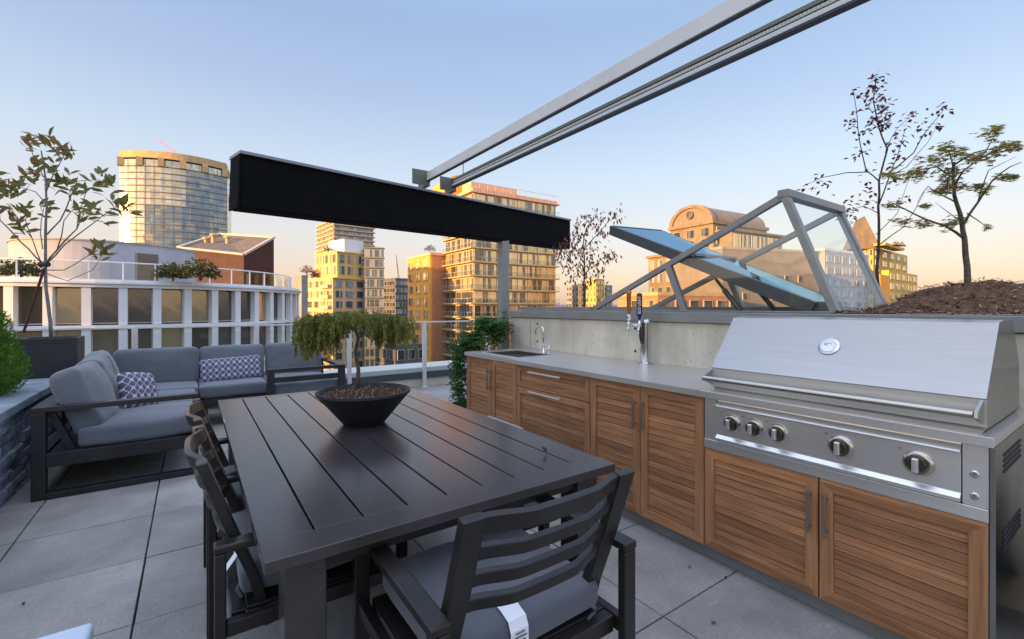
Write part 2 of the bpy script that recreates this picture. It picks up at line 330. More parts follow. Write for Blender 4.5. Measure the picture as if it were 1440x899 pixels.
# vents in the side panel
for zc in (.80,.52):
    mb=MB()
    for r_ in range(4):
        for c_ in range(9):
            x=2.40+c_*.038; z=zc+.03-r_*.02; mb.box(x,x+.027,K0-.0085,K0-.0065,z,z+.010)
    mb.build('vent',M['joint'],kit,L)
def front(y0,y1,z0,z1,pitch=.040,fw=.052,name='door'):
    """frame and louvres of one front facing -X, y0<y1"""
    mb=MB(); x=KX; O=[(y0,z0),(y1,z0),(y1,z1),(y0,z1)]; I=[(y0+fw,z0+fw),(y1-fw,z0+fw),(y1-fw,z1-fw),(y0+fw,z1-fw)]
    vs=[(x+q,yy,zz) for q in (0,.021) for ring in (O,I) for yy,zz in ring]
    for i in range(4):
        j=(i+1)%4; mb.add([],[]); mb.f+=[(i,4+i,4+j,j),(8+i,8+j,12+j,12+i),(i,j,8+j,8+i),(4+i,12+i,12+j,4+j)]; mb.m+=[i%2 ^ 1 if 0 else (1 if i%2==0 else 0)]*4
    mb.v=list(vs); o=mb.build(name,[M['woodv'],M['wood']],kit,L,bevel=.0018)
    mb=MB(); z=math.ceil((z0+fw)/pitch)*pitch; a=z0+fw
    segs=[]
    while a<z1-fw-.004:
        b=min(z if z>a+.004 else a+pitch,z1-fw); segs.append((a,b)); a=b; z=b+pitch
    for a,b in segs:
        yy0,yy1=y0+fw+.001,y1-fw-.001
        mb.add([(x+.0135,yy0,a+.0006),(x+.0135,yy1,a+.0006),(x+.0098,yy1,a+.0026),(x+.0098,yy0,a+.0026),(x+.0118,yy1,b-.001),(x+.0118,yy0,b-.001),(x+.0165,yy1,b),(x+.0165,yy0,b)],
               [(0,3,2,1),(3,5,4,2),(5,7,6,4)])
    mb.box(x+.0165,x+.0205,y0+fw,y1-fw,z0+fw,z1-fw)
    mb.build('louvres',M['wood'],o,L)
    return o
def vpull(o,y,z0,z1):
    mb=MB(); mb.box(KX-.036,KX-.026,y-.006,y+.006,z0,z1)
    for z in (z0+.025,z1-.025): mb.box(KX-.027,KX+.001,y-.004,y+.004,z-.004,z+.004)
    mb.build('handle',M['vpull'],o,L,bevel=.001)
def hpull(o,y0,y1,z):
    mb=MB(); mb.box(KX-.038,KX-.026,y0,y1,z-.006,z+.006)
    for y in (y0+.03,y1-.03): mb.box(KX-.027,KX+.001,y-.004,y+.004,z-.004,z+.004)
    mb.build('handle',M['pull'],o,L,bevel=.001)
zt,zb=.882,.083; G=.003
ym=kY(691); a=front(ym+G,ys[0]-G,zb,zt); vpull(a,ym+.03,.60,.80); a=front(ys[1]+G,ym-G,zb,zt); vpull(a,ym-.03,.60,.80)
a=front(ys[2]+G,ys[1]-G,.705,zt,fw=.045,name='drawer'); hpull(a,(ys[1]+ys[2])*0+kY(791),kY(747),.843)
a=front(ys[2]+G,ys[1]-G,zb,.699,name='drawer'); hpull(a,kY(791),kY(747),.684)
ym=kY(900); a=front(ym+G,ys[2]-G,zb,zt); vpull(a,ym+.032,.62,.80); a=front(ys[3]+G,ym-G,zb,zt); vpull(a,ym-.032,.62,.80)
ym=kY(1151); a=front(ym+G,ys[3]-G,zb,.614); vpull(a,ym+.032,.37,.56); a=front(K0+.012,ym-G,zb,.614); vpull(a,ym-.032,.37,.56)
# counter with a sink opening
CF=KX-.022; sk=(KX+.10,KX+.50,3.30,3.86)
mb=MB(); z0,z1=.886,.920; GY0,GY1=K0-.004,1.44   # grill bay
mb.box(CF,sk[0],GY1,K1+.012,z0,z1); mb.box(sk[1],WX-.003,GY1,K1+.012,z0,z1); mb.box(sk[0],sk[1],GY1,sk[2],z0,z1); mb.box(sk[0],sk[1],sk[3],K1+.012,z0,z1)
mb.build('countertop',M['counter'],kit,L)
mb=MB(); mb.box(CF-.001,CF+.012,GY0,GY1-.0015,z0,z1+.001); mb.box(CF+.013,WX-.003,GY0,GY0+.035,z0,z1); mb.box(CF+.013,WX-.003,GY1-.036,GY1-.002,z0,z1); mb.box(CF+.013,CF+.06,GY0+.036,GY1-.038,z0,z1)
mb.build('grill_surround',M['steel'],kit,L,bevel=.0015)
mb=MB(); s0,s1,s2,s3=sk
mb.box(s0,s0+.003,s2,s3,.74,.918); mb.box(s1-.003,s1,s2,s3,.74,.918); mb.box(s0+.003,s1-.003,s2,s2+.003,.74,.918); mb.box(s0+.003,s1-.003,s3-.003,s3,.74,.918); mb.box(s0,s1,s2,s3,.735,.739)
mb.lathe([(.03,0),(.03,.004),(.0,.004)],((s0+s1)/2,(s2+s3)/2,.7395),16)
mb.build('sink_basin',M['sidesteel'],kit,L)
mb=MB()
for q in ((s0-.018,s1+.018,s2-.018,s2),(s0-.018,s1+.018,s3,s3+.018),(s0-.018,s0,s2,s3),(s1,s1+.018,s2,s3)): mb.box(*q,z1+.0005,z1+.004)
mb.build('sink_rim',M['steel'],kit,L)
# faucet
fx,fy=KX+.56,3.50
fa=thing('sink_faucet','slim brushed steel gooseneck faucet beside the sink','faucet',(fx,fy,.921)); FL=fa.location
mb=MB(); mb.lathe([(.026,0),(.026,.006),(.014,.012),(.013,.05),(.011,.052)],(fx,fy,.921),20)
pts=[(fx,fy,.97),(fx,fy,1.13)]+[(fx-.0,fy+.06-.06*math.cos(a),1.13+.045*math.sin(a)) for a in [k*math.pi/8 for k in range(1,9)]]+[(fx,fy+.12,1.09)]
mb.tube(pts,.0095,12); mb.build('spout',M['chrome'],fa,FL,smooth=True)
mb=MB(); mb.tube([(fx,fy-.08,.921),(fx,fy-.08,1.00)],.011,12); mb.tube([(fx,fy-.08,.99),(fx-.05,fy-.085,1.01)],.005,8); mb.build('lever',M['chrome'],fa,FL,smooth=True)
# beer tap tower
tx,ty=2.94,2.356
bt=thing('beer_tap_tower','chrome column beer tap with two faucets in front of the concrete wall','beer tap',(tx,ty,.921)); BL=bt.location
mb=MB(); mb.lathe([(.062,0),(.062,.008),(.05,.014),(.040,.018),(.040,.325),(.043,.327),(.043,.340),(.036,.350),(.0,.352)],(tx,ty,.921),32); mb.build('column',M['chrome'],bt,BL,smooth='auto')
def tap(dy,dx,mh,name,lab,h):
    px_,py_=tx+dx,ty+dy
    mb=MB(); mb.tube([(tx-.03*(1 if dx else 0),ty,.921+.30),(px_,py_,.921+.31)],.010,12); mb.lathe([(.016,0),(.016,.03),(.010,.034),(.010,.05)],(px_,py_,1.215),14); mb.tube([(px_,py_,1.225),(px_-.012,py_,1.19),(px_-.014,py_,1.155)],[.011,.009,.007],10); f=mb.build('faucet',M['chrome'],bt,BL,smooth=True)
    return px_,py_
M['navy']=mat('navy_handle',(.012,.016,.06),.3); M['amber']=mat('amber_handle',(.42,.11,.012),.3,0,**{'Coat Weight':.5}); M['white']=mat('white_paint',(.78,.78,.78),.4)
ax,ay=tap(.0,-.075,None,'',None,0); 
mb=MB(); mb.lathe([(.008,0),(.010,.02),(.021,.05),(.022,.20),(.018,.215),(.0,.22)],(ax,ay,1.262),20); hn=mb.build('tap_handle',M['navy'],bt,BL,smooth=True); tag(hn,'tall navy tap handle with white lettering')
bx,by=tap(.105,-.075,None,'',None,0)
mb=MB(); mb.lathe([(.010,0),(.010,.012),(.013,.03),(.016,.05),(.019,.17),(.022,.19),(.018,.20),(.0,.202)],(bx,by,1.30),20); ha=mb.build('tap_handle',M['amber'],bt,BL,smooth=True); tag(ha,'amber tap handle')
mb=MB(); mb.lathe([(.008,0),(.0165,.004),(.0165,.046),(.008,.05)],(bx,by,1.262),18); mb.build('collar',M['white'],ha,BL)
mb=MB(); mb.box(bx-.0180,bx-.0168,by-.006,by+.006,1.275,1.300); mb.build('collar_mark',M['ink'],ha,BL)
mb=MB()
for k in range(5): mb.lathe([(.0,0),(.012,.006),(.0,.012)],(bx-.017-.0*k,by,1.365+.026*k),10)
mb.build('handle_mark',M['chipd'],ha,BL)
def text(body,size,mname,parent,off,loc,rot,name='lettering',ext=.0006):
    cu=bpy.data.curves.new(name,'FONT'); cu.body=body; cu.size=size; cu.extrude=ext; cu.align_x='CENTER'; cu.align_y='CENTER'
    tmp=bpy.data.objects.new('tmp',cu); me=bpy.data.meshes.new_from_object(tmp); bpy.data.objects.remove(tmp); bpy.data.curves.remove(cu)
    me.name=name; o=bpy.data.objects.new(name,me); C.objects.link(o); me.materials.clear(); me.materials.append(M[mname]); o.parent=parent
    o.location=Vector(loc)-Vector(off); o.rotation_euler=rot; return o
mb=MB(); mb.box(-.0,.0015,-.019,.019,0,.16); 
# lettering reads upward on the camera side of the handle
dirv=Vector((-ax,-ay,0)).normalized(); ang=math.atan2(dirv.y,dirv.x)
o=text('BUD LIGHT',.033,'white',hn,BL,Vector((ax,ay,1.385))+dirv*.0222,(0,0,0)); o.scale=(.82,1,1)
xx=Vector((0,0,1)); zz=dirv; yy=zz.cross(xx); o.rotation_euler=Matrix((xx,yy,zz)).transposed().to_euler()
# black hanging cord loop
mb=MB(); q=[]
for k in range(13):
    a=math.pi*k/12; q.append((tx-.046-.004*math.sin(a),ty+.016*math.cos(a),1.245-.16*math.sin(a)**.6))
mb.tube(q,.005,8); mb.tube([(x-.006,y*1.0+.003,z+.02) for x,y,z in q],.004,8); co=mb.build('cord_loop',M['pot'],None,(tx-.05,ty,1.1),smooth=True); tag(co,'black cord loop hanging on the front of the beer tap column','cord')
# ================================================================= GRILL
gr=thing('barbecue_grill','wide built in stainless gas grill with closed sloping hood and five knobs','grill',(2.6,.88,.9)); L=gr.location
ya,yb=.362,1.405
def hoodprof(): return [(2.30,.942),(2.30,1.045),(2.52,1.31),(2.60,1.318),(2.80,1.315),(2.93,1.12),(2.93,.942)]
mb=MB(); pr=hoodprof(); n=len(pr)
vs=[(x,ya,z) for x,z in pr]+[(x,yb,z) for x,z in pr]
mb.add(vs,[(i,n+i,n+(i+1)%n,(i+1)%n) for i in range(n)]); mb.add(vs,[tuple(range(n)),tuple(range(2*n-1,n-1,-1))],0)
ho=mb.build('hood',M['hood'],gr,L,bevel=.003)
# front lip flange + gap
mb=MB(); mb.box(2.296,2.2995,ya-.002,yb+.002,.944,1.040); mb.build('hood_lip',M['steel'],ho,L)
mb=MB(); mb.tube([(2.222,ya+.02,.995),(2.222,yb-.0,.995)],.013,14)
ha=mb.build('handle',M['knobm'],ho,L,smooth='auto')
for y in (ya+.012,yb-.002):
    mb=MB(); mb.add([(2.21,y-.006,.985),(2.298,y-.006,.955),(2.31,y-.006,1.045),(2.215,y-.006,1.010),(2.21,y+.006,.985),(2.298,y+.006,.955),(2.31,y+.006,1.045),(2.215,y+.006,1.010)],[(0,3,2,1),(4,5,6,7),(0,1,5,4),(1,2,6,5),(2,3,7,6),(3,0,4,7)]); mb.build('handle_bracket',M['hood'],ho,L,bevel=.002)
mb=MB(); mb.box(2.31,2.92,ya+.01,yb-.01,.885,.942); mb.build('firebox',M['sidesteel'],gr,L)
# gauge
sl=Vector((.22,0,.28)).normalized(); nn=Vector((-.28,0,.22)).normalized(); gy=kY(1166)*1.0
r=(1166-720)/FP
X0=2.42; gy=X0*(CY-SY*r)/(SY+CY*r); gc=Vector((2.30,gy,1.03))+sl*((X0-2.30)/sl.x)
mx=Matrix((sl,Vector((0,-1,0)).cross(Vector((0,0,0))) if 0 else nn.cross(sl),nn)).transposed()
mb=MB(); mb.lathe([(.042,0),(.046,.004),(.044,.010),(.034,.014),(.032,.012)],gc,36,mx=mx); ga=mb.build('temperature_gauge',M['chrome'],ho,L,smooth='auto')
mb=MB(); mb.lathe([(.0322,.0125),(.0322,.0145)],gc,36,mx=mx); mb.build('dial',M['white'],ga,L)
M['redp']=mat('dial_red',(.55,.05,.03),.5)
mb=MB()
for k in range(13):
    a=R(-120+20*k); a0=gc+mx@Vector((.024*math.cos(a),.024*math.sin(a),.0155)); a1=gc+mx@Vector((.029*math.cos(a),.029*math.sin(a),.0155)); mb.bar(a0,a1,.0014,.0004,up=nn)
mb.bar(gc+nn*.016,gc+nn*.016+mx@Vector((.012,.02,0)),.002,.0005,up=nn); mb.build('dial_marks',M['ink'],ga,L)
mb=MB(); pp=[gc+nn*.0156+mx@Vector((.015*math.cos(a),.015*math.sin(a),0)) for a in [R(-60+20*k) for k in range(8)]]
for p_,q_ in zip(pp,pp[1:]): mb.bar(p_,q_,.003,.0004,up=nn)
mb.build('dial_band',M['redp'],ga,L)
# control panel
p0,p1=kY(1353),kY(1007)
for q_ in ((K0+.011,p0),(p1,ys[3]-.003)):
    mb=MB(); mb.box(KX+.002,KX+.022,*q_,.665,.884); mb.build('end_plate',M['steel'],gr,L,bevel=.0015)
mb=MB(); mb.box(KX-.004,KX+.022,K0+.011,ys[3]-.003,.617,.663); mb.build('lower_trim',M['steel'],gr,L,bevel=.002)
mb=MB(); pr=[(KX+.018,.668),(KX-.016,.669),(KX-.016,.684),(KX+.000,.700),(KX-.002,.704),(KX-.002,.842),(KX-.013,.846),(KX-.013,.852),(KX+.008,.874),(KX+.010,.883),(KX+.018,.883)]
n=len(pr); vs=[(x,p0+.003,z) for x,z in pr]+[(x,p1-.003,z) for x,z in pr]
mb.add(vs,[(i,n+i,n+(i+1)%n,(i+1)%n) for i in range(n)]+[tuple(range(n)),tuple(range(2*n-1,n-1,-1))]); cp=mb.build('control_panel',M['steel'],gr,L,bevel=.0015)
mk=Matrix((Vector((0,1,0)),Vector((0,0,-1)).cross(Vector((0,0,0))) if 0 else Vector((0,0,1)),Vector((-1,0,0)))).transposed()
mk=Matrix(((0,0,-1),(1,0,0),(0,1,0)))
mk=Matrix((Vector((0,-1,0)),Vector((0,0,1)),Vector((-1,0,0)))).transposed()
for px_ in (1030,1061,1095,1183,1292):
    y=kY(px_); c=Vector((KX-.0025,y,.775)); big=px_>1150; s_=1.0 if big else .92
    mb=MB(); mb.lathe([(.048*s_,0),(.048*s_,.006),(.043*s_,.012),(.036*s_,.014),(.034*s_,.010)],c,40,mx=mk); kb=mb.build('knob',M['knobm'],gr,L,smooth='auto')
    mb=MB(); mb.lathe([(.030*s_,.010),(.030*s_,.030),(.027*s_,.034),(.0,.034)],c,32,mx=mk); mb.build('knob_cap',M['darkpull'],kb,L,smooth='auto')
    mb=MB(); mb.box(c.x-.052,c.x-.034,y-.010*s_,y+.010*s_,.775-.027*s_,.775+.027*s_); mb.build('grip',M['steel'],kb,L,bevel=.004,seg=3)
    mb=MB(); mb.box(KX-.0035,KX-.0025,y+.052,y+.056,.816,.824); mb.box(KX-.0035,KX-.0025,y+.060,y+.062,.817,.823); mb.build('knob_symbol',M['ink'],gr,L)
for z in (.778,.700):
    c=Vector((KX+.0015,(K0+.011+p0)/2+.002,z)); mb=MB(); mb.lathe([(.013,0),(.013,.004),(.010,.006),(.009,.004),(.0,.004)],c,24,mx=mk); bu=mb.build('light_button',M['chrome'],gr,L,smooth='auto')
    mb=MB(); mb.lathe([(.005,.0045),(.005,.006),(0,.006)],c,16,mx=mk); mb.build('button_dot',M['ink'],bu,L)
# ================================================================= WALL / UPPER ROOF
w=thing('concrete_wall','pitted cast concrete wall with grey metal cap running behind the kitchen counter','wall',(WX,1,0)); L=w.location
mb=MB(); mb.box(WX,WX+.25,-4.5,4.38,0,1.252)
mb.build('wall',M['wallc'],w,L,bevel=.006)
mb=MB(); mb.box(WX-.035,WX+.32,-4.5,4.40,1.255,1.33); mb.build('cap',M['cap'],w,L,bevel=.004)
mb=MB()
for y in (3.88,2.55,1.62):
    for z in (1.19,1.0): mb.lathe([(.012,0),(.012,.002),(0,.002)],(WX-.0005,y,z),12,mx=mk)
for y in (4.0,2.42): mb.box(WX-.002,WX-.0005,y-.002,y+.002,.93,1.25)
mb.build('form_joint',M['joint'],w,L)
mb=MB(); mb.box(WX+.322,9,-6,4.38,-.3,1.27); tag(mb.build('upper_roof',M['alu']),kind='structure')
# gas valve behind grill
gv=thing('gas_valve','small gas valve and pipe on the concrete wall at the right of the grill','valve',(WX-.03,.28,1.08)); L=gv.location
mb=MB(); mb.tube([(WX-.001,.20,1.10),(WX-.05,.20,1.10),(WX-.05,.34,1.10)],.008,8); mb.build('pipe',M['steel'],gv,L,smooth=True)
mb=MB(); mb.tube([(WX-.05,.24,1.02),(WX-.05,.24,1.18)],.007,8); mb.lathe([(.014,0),(.014,.012),(0,.013)],(WX-.05,.17,1.20),12,mx=mk); mb.build('lever',M['darkpull'],gv,L)
# garbage bag
bm_=MB(); N=noise.noise; vs=[];fs=[]; n1,n2=22,14; cx,cy=2.92,.0
for j in range(n2+1):
    ph=math.pi*j/n2
    for i in range(n1):
        th=2*math.pi*i/n1; d=Vector((math.cos(th)*math.sin(ph),math.sin(th)*math.sin(ph),math.cos(ph))); k=1+.35*N(d*2.2)+.15*N(d*6)
        vs.append((cx+d.x*.27*k,cy+d.y*.25*k,max(.003,.33+d.z*.34*k)))
for j in range(n2):
    for i in range(n1): fs.append((j*n1+i,(j+1)*n1+i,(j+1)*n1+(i+1)%n1,j*n1+(i+1)%n1))
bm_.add(vs,fs); M['bag']=noisy('bag_plastic',(.006,.006,.007),(.010,.010,.012),5,.22,bump=.8,bs=14,bd=.05)
o=bm_.build('rubbish_bag',M['bag'],None,(cx,cy,0),smooth=True); tag(o,'glossy black plastic bag on the floor beside the end of the kitchen','bag')
# mulch bed
def mh(x,y):
    k=math.exp(-((x-4.25)**2/1.1+(y-.62)**2/.42)); e=min(1,max(0,(x-3.32)/.35))*min(1,max(0,(1.16-y)/.3)) if x<4.3 else min(1,max(0,(x-3.32)/.35))
    return 1.30+e*(.02+.165*k)+.03*noise.noise(Vector((x*3,y*3,0)))*e+.03*e*(N(Vector((x*9,y*9,3))))
mb=MB(); nx,ny=70,60; X0,X1,Y0,Y1=3.12,7,-4.2,1.14
vs=[]
for j in range(ny+1):
    for i in range(nx+1):
        x=X0+(X1-X0)*(i/nx)**1.4; y=Y1-(Y1-Y0)*(j/ny)**1.4; vs.append((x,y,max(1.334,mh(x,y)+.035)))
mb.add(vs,[(j*(nx+1)+i,(j+1)*(nx+1)+i,(j+1)*(nx+1)+i+1,j*(nx+1)+i+1) for j in range(ny) for i in range(nx)])
for k in range(15000):
    x=X0+.03+rnd.random()**1.3*3; y=Y1-rnd.random()**1.2*3; z=max(1.334,mh(x,y)+.035)+rnd.uniform(0,.012)
    d=Vector((rnd.uniform(-1,1),rnd.uniform(-1,1),rnd.uniform(-.25,.35))); s_=rnd.uniform(.010,.042)
    mb.leaf(Vector((x,y,z)),d,Vector((rnd.uniform(-.4,.4),rnd.uniform(-.4,.4),1)),s_,s_*rnd.uniform(.12,.4),2 if rnd.random()<.28 else 1,.1)
tag(mb.build('mulch_bed',[M['mulch'],M['chipd'],M['chipl']]),kind='stuff')
# ================================================================= SKYLIGHT
sk_=thing('roof_skylight','tilted metal framed glass skylight enclosure behind the concrete wall','skylight',(3.6,2.2,1.33)); L=sk_.location
XA,XB=3.21,4.08; A=(1.147,1.335); T=(1.44,2.106); Bq=(3.204,1.345)
for X in (XA,XB):
    mb=MB(); mb.bar((X,Bq[0],Bq[1]),(X,T[0],T[1]),.04,.045,up=(0,0,1)); mb.build('rafter',M['alu'],sk_,L,bevel=.003)
    mb=MB(); mb.bar((X,A[0],A[1]),(X,T[0]-.005,T[1]-.01),.055,.045,up=(0,1,0)); mb.build('end_post',M['alu'],sk_,L,bevel=.003)
    mb=MB(); mb.bar((X,2.189,1.335),(X,2.335,1.70),.045,.05,up=(0,1,0)); mb.build('stud',M['alu'],sk_,L,bevel=.003)
    mb=MB(); mb.add([(X,A[0]+.04,1.34),(X,T[0]+.0,T[1]-.04),(X,Bq[0]-.08,1.345)],[(0,1,2)]); 
    gm=mb.build('side_glass',M['glass'],sk_,L)
mb=MB(); mb.bar((XA-.03,T[0],T[1]+.012),(XB+.03,T[0],T[1]+.012),.07,.05); mb.build('ridge_beam',M['alu'],sk_,L,bevel=.003)
mb=MB(); mb.add([(XA+.04,A[0]-.02,A[1]),(XB-.04,A[0]-.02,A[1]),(XB-.04,T[0]-.02,T[1]-.02),(XA+.04,T[0]-.02,T[1]-.02)],[(0,1,2,3)]); gm=mb.build('end_glass',M['glass'],sk_,L)
mb=MB(); mb.box(XA-.04,XA+.04,3.2,4.36,1.332,1.372); mb.box(XB-.04,XB+.04,1.1,4.36,1.272,1.372); mb.box(XA+.041,XB-.041,4.28,4.36,1.332,1.372); mb.box(XA-.03,XA+.03,1.147,3.199,1.332,1.344); mb.build('curb',M['cap'],sk_,L,bevel=.003)
ht=thing('skylight_hatch','open tilted hatch with dark frame and blue tinted glass inside the skylight','hatch',(3.6,1.35,1.34)); L=ht.location
Pn=[Vector((3.27,1.29,1.36)),Vector((3.27,3.02,2.10)),Vector((4.0,3.02,2.13)),Vector((4.0,1.42,1.37))]
mb=MB()
for a,b in ((0,1),(1,2),(2,3),(3,0)): mb.bar(Pn[a],Pn[b],.05,.085)
mb.build('frame',M['beamd'],ht,L,bevel=.003)
mb=MB(); up=Vector((0,0,.035)); mb.add([p+up for p in Pn]+[p+up*1.3 for p in Pn],[(0,3,2,1),(4,5,6,7),(0,1,5,4),(1,2,6,5),(2,3,7,6),(3,0,4,7)]); mb.build('glass',M['hglass'],ht,L)
for x,y0,y1 in ((3.32,2.05,1.80),(3.95,2.1,1.85)):
    mb=MB(); mb.tube([(x,y0,1.66),(x,(y0+y1)/2,1.5)],.012,8); mb.tube([(x,(y0+y1)/2,1.5),(x,y1,1.345)],.02,8); mb.build('gas_strut',M['beamd'],ht,L)
mb=MB(); m0=(Pn[0]+Pn[1])/2+up*1.6; m1=(Pn[3]+Pn[2])/2+up*1.6; mb.bar(m0,m1,.05,.02); mb.build('glazing_bar',M['alu'],ht,L)
# ================================================================= PERGOLA: POST, CASSETTE, BEAMS
po=thing('steel_post','square grey steel post at the left end of the concrete wall','post',(3.06,4.55,0)); L=po.location
mb=MB(); mb.box(3.01,3.11,4.50,4.60,.012,2.17); mb.build('shaft',M['alu'],po,L,bevel=.004)
mb=MB(); mb.box(2.96,3.16,4.45,4.65,.002,.012); mb.build('base_plate',M['alu'],po,L)
A0=PD(340.8,217.4,3.32); A1=PD(800.9,311,6.40); B0=PD(338,292,3.32); B1=PD(800.5,350,6.40)
ca=thing('awning_cassette','long black awning box hanging above the terrace','awning',tuple((A0+A1)/2)); L=ca.location
ax_=(A1-A0); ax_.normalize(); bk=Vector((-ax_.y,ax_.x,0)).normalized()   # away from camera
D_=.20
mb=MB(); q=[A0,A1,B1,B0]; q2=[p+bk*D_ for p in q]
mb.add(q+q2,[(3,2,1,0),(4,5,6,7),(0,1,5,4),(2,3,7,6),(1,2,6,5),(3,0,4,7)]); mb.build('valance',M['black'],ca,L,bevel=.012)
mb=MB(); u=Vector((0,0,.02)); q=[A0-bk*.02-ax_*.02,A1-bk*.02+ax_*.02,A1+bk*(D_+.02)+ax_*.02,A0+bk*(D_+.02)-ax_*.02]
mb.add([p+u*.05 for p in q]+[p+u*1.3 for p in q],[(0,3,2,1),(4,5,6,7),(0,1,5,4),(1,2,6,5),(2,3,7,6),(3,0,4,7)]); mb.build('top_profile',M['cass'],ca,L,bevel=.003)
for a,b,e in ((A0,B0,-1),(A1,B1,1)):
    mb=MB(); q=[a+ax_*e*.001,a+ax_*e*.018,a+ax_*e*.018+bk*D_,a+ax_*e*.001+bk*D_]; q3=[p+(b-a) for p in q]
    mb.add(q+q3,[(0,3,2,1),(4,5,6,7),(0,1,5,4),(1,2,6,5),(2,3,7,6),(3,0,4,7)]); mb.build('end_cap',M['black'],ca,L,bevel=.003)
def beamline(px,py,X):   # bottom edge point of a beam along Y seen at (px,py)
    r=(px-720)/FP; d=X/(SY+CY*r); return d*(CY-SY*r), H+(HY-py)/FP*d
X1,X2=1.93,2.255; z1_,z2_=H+1.270,H+1.274; y1,y2=4.25,4.32
be=thing('roof_beam','plain light grey steel beam, the upper left of the two overhead','beam',(X1,y1,z1_)); L=be.location
mb=MB(); mb.box(X1,X1+.034,-4.2,y1,z1_,z1_+.083); mb.build('profile',M['beam'],be,L,bevel=.002)
mb=MB(); mb.box(X1+.001,X1+.033,-4.2,y1,z1_-.006,z1_-.001); mb.build('bottom_strip',M['beamd'],be,L)
mb=MB(); mb.box(X1-.15,X1+.04,y1+.003,y1+.012,z1_-.05,z1_+.10); mb.box(X1-.005,X1+.04,y1+.013,y1+.20,z1_-.05,z1_+.02); mb.build('bracket',M['track'],be,L,bevel=.002)
tr=thing('awning_track','ribbed grey awning guide rail, the lower right of the two overhead','awning rail',(X2,y2,z2_)); L=tr.location
mb=MB(); mb.box(X2,X2+.045,-4.2,y2,z2_+.004,z2_+.030); mb.box(X2+.012,X2+.045,-4.2,y2,z2_+.0305,z2_+.060); mb.box(X2,X2+.045,-4.2,y2,z2_+.0605,z2_+.083); mb.build('profile',M['track'],tr,L,bevel=.002)
mb=MB(); mb.box(X2-.001,X2+.045,-4.2,y2,z2_-.006,z2_+.003); mb.build('lower_lip',M['beamd'],tr,L)
mb=MB(); mb.box(X2-.004,X2-.0005,-4.2,y2,z2_+.004,z2_+.026); mb.build('side_strip',M['beam'],tr,L)
mb=MB(); y=y2-.02; mb.box(X2+.004,X2+.0115,-4.2,y,z2_+.036,z2_+.054)
while y>-1.5: mb.box(X2+.001,X2+.0035,y-.013,y,z2_+.037,z2_+.053); y-=.018
mb.build('toothed_belt',M['belt'],tr,L)
mb=MB(); mb.box(X2-.14,X2+.05,y2+.003,y2+.012,z2_-.05,z2_+.09); mb.box(X2,X2+.045,y2+.013,y2+.18,z2_-.05,z2_+.02); mb.build('bracket',M['track'],tr,L,bevel=.002)
# ================================================================= TABLE
tb=thing('dining_table','large dark slatted metal dining table in the middle of the terrace','table',(.77,2.47,0)); L=tb.location
TX0,TX1,TY0,TY1=.146,1.398,1.27,3.671; z0,z1=.707,.74; bw=.115
mb=MB(); mb.box(TX0,TX1,TY0,TY0+bw,z0,z1); mb.build('breadboard_end',M['tbl'],tb,L,bevel=.0025)
mb=MB(); mb.box(TX0,TX1,TY1-.05,TY1,z0,z1); mb.build('breadboard_end',M['tbl'],tb,L,bevel=.0025)
ns=9; wS=(TX1-TX0)/ns
for i in range(ns):
    mb=MB(); mb.box(TX0+i*wS+(.0035 if i else 0),TX0+(i+1)*wS-(.0035 if i<ns-1 else 0),TY0+bw+.0004,TY1-.0504,z0+.001,z1-rnd.uniform(0.0006,.0012)); mb.build('slat',M['tbl'],tb,L,bevel=.002)
mb=MB(); 
for q in ((TX0+.07,TX1-.07,TY0+.07,TY0+.10),(TX0+.07,TX1-.07,TY1-.10,TY1-.07),(TX0+.06,TX0+.09,TY0+.1,TY1-.1),(TX1-.09,TX1-.06,TY0+.1,TY1-.1),(TX0+.09,TX1-.09,2.45,2.49),(.74,.80,TY0+.1,TY1-.1)): mb.box(*q,.65,z0-.001)
mb.build('apron',M['chair'],tb,L)
for x in (TX0+.053,TX1-.053-.105):
    for y in (TY0+.05,TY1-.155):
        mb=MB(); mb.box(x,x+.105,y,y+.105,0,z0-.001); mb.build('leg',M['tbl'],tb,L,bevel=.004)
mb=MB(); mb.box(TX1+.001,TX1+.022,1.92,2.26,.712,.7385); mb.build('extension_rail',M['alu'],tb,L,bevel=.002)
# leaf on table
mb=MB(); q=Vector((1.245,1.52,.744))
for k in range(3): mb.leaf(q,Vector((rnd.uniform(-1,1),rnd.uniform(-1,1),.9)),Vector((.3*k,-.5,.6)),.035,.02,0,.3)
o=mb.build('fallen_leaf',M['lred'],None,q); tag(o,'curled red fallen leaf on the table near its right corner','leaf')
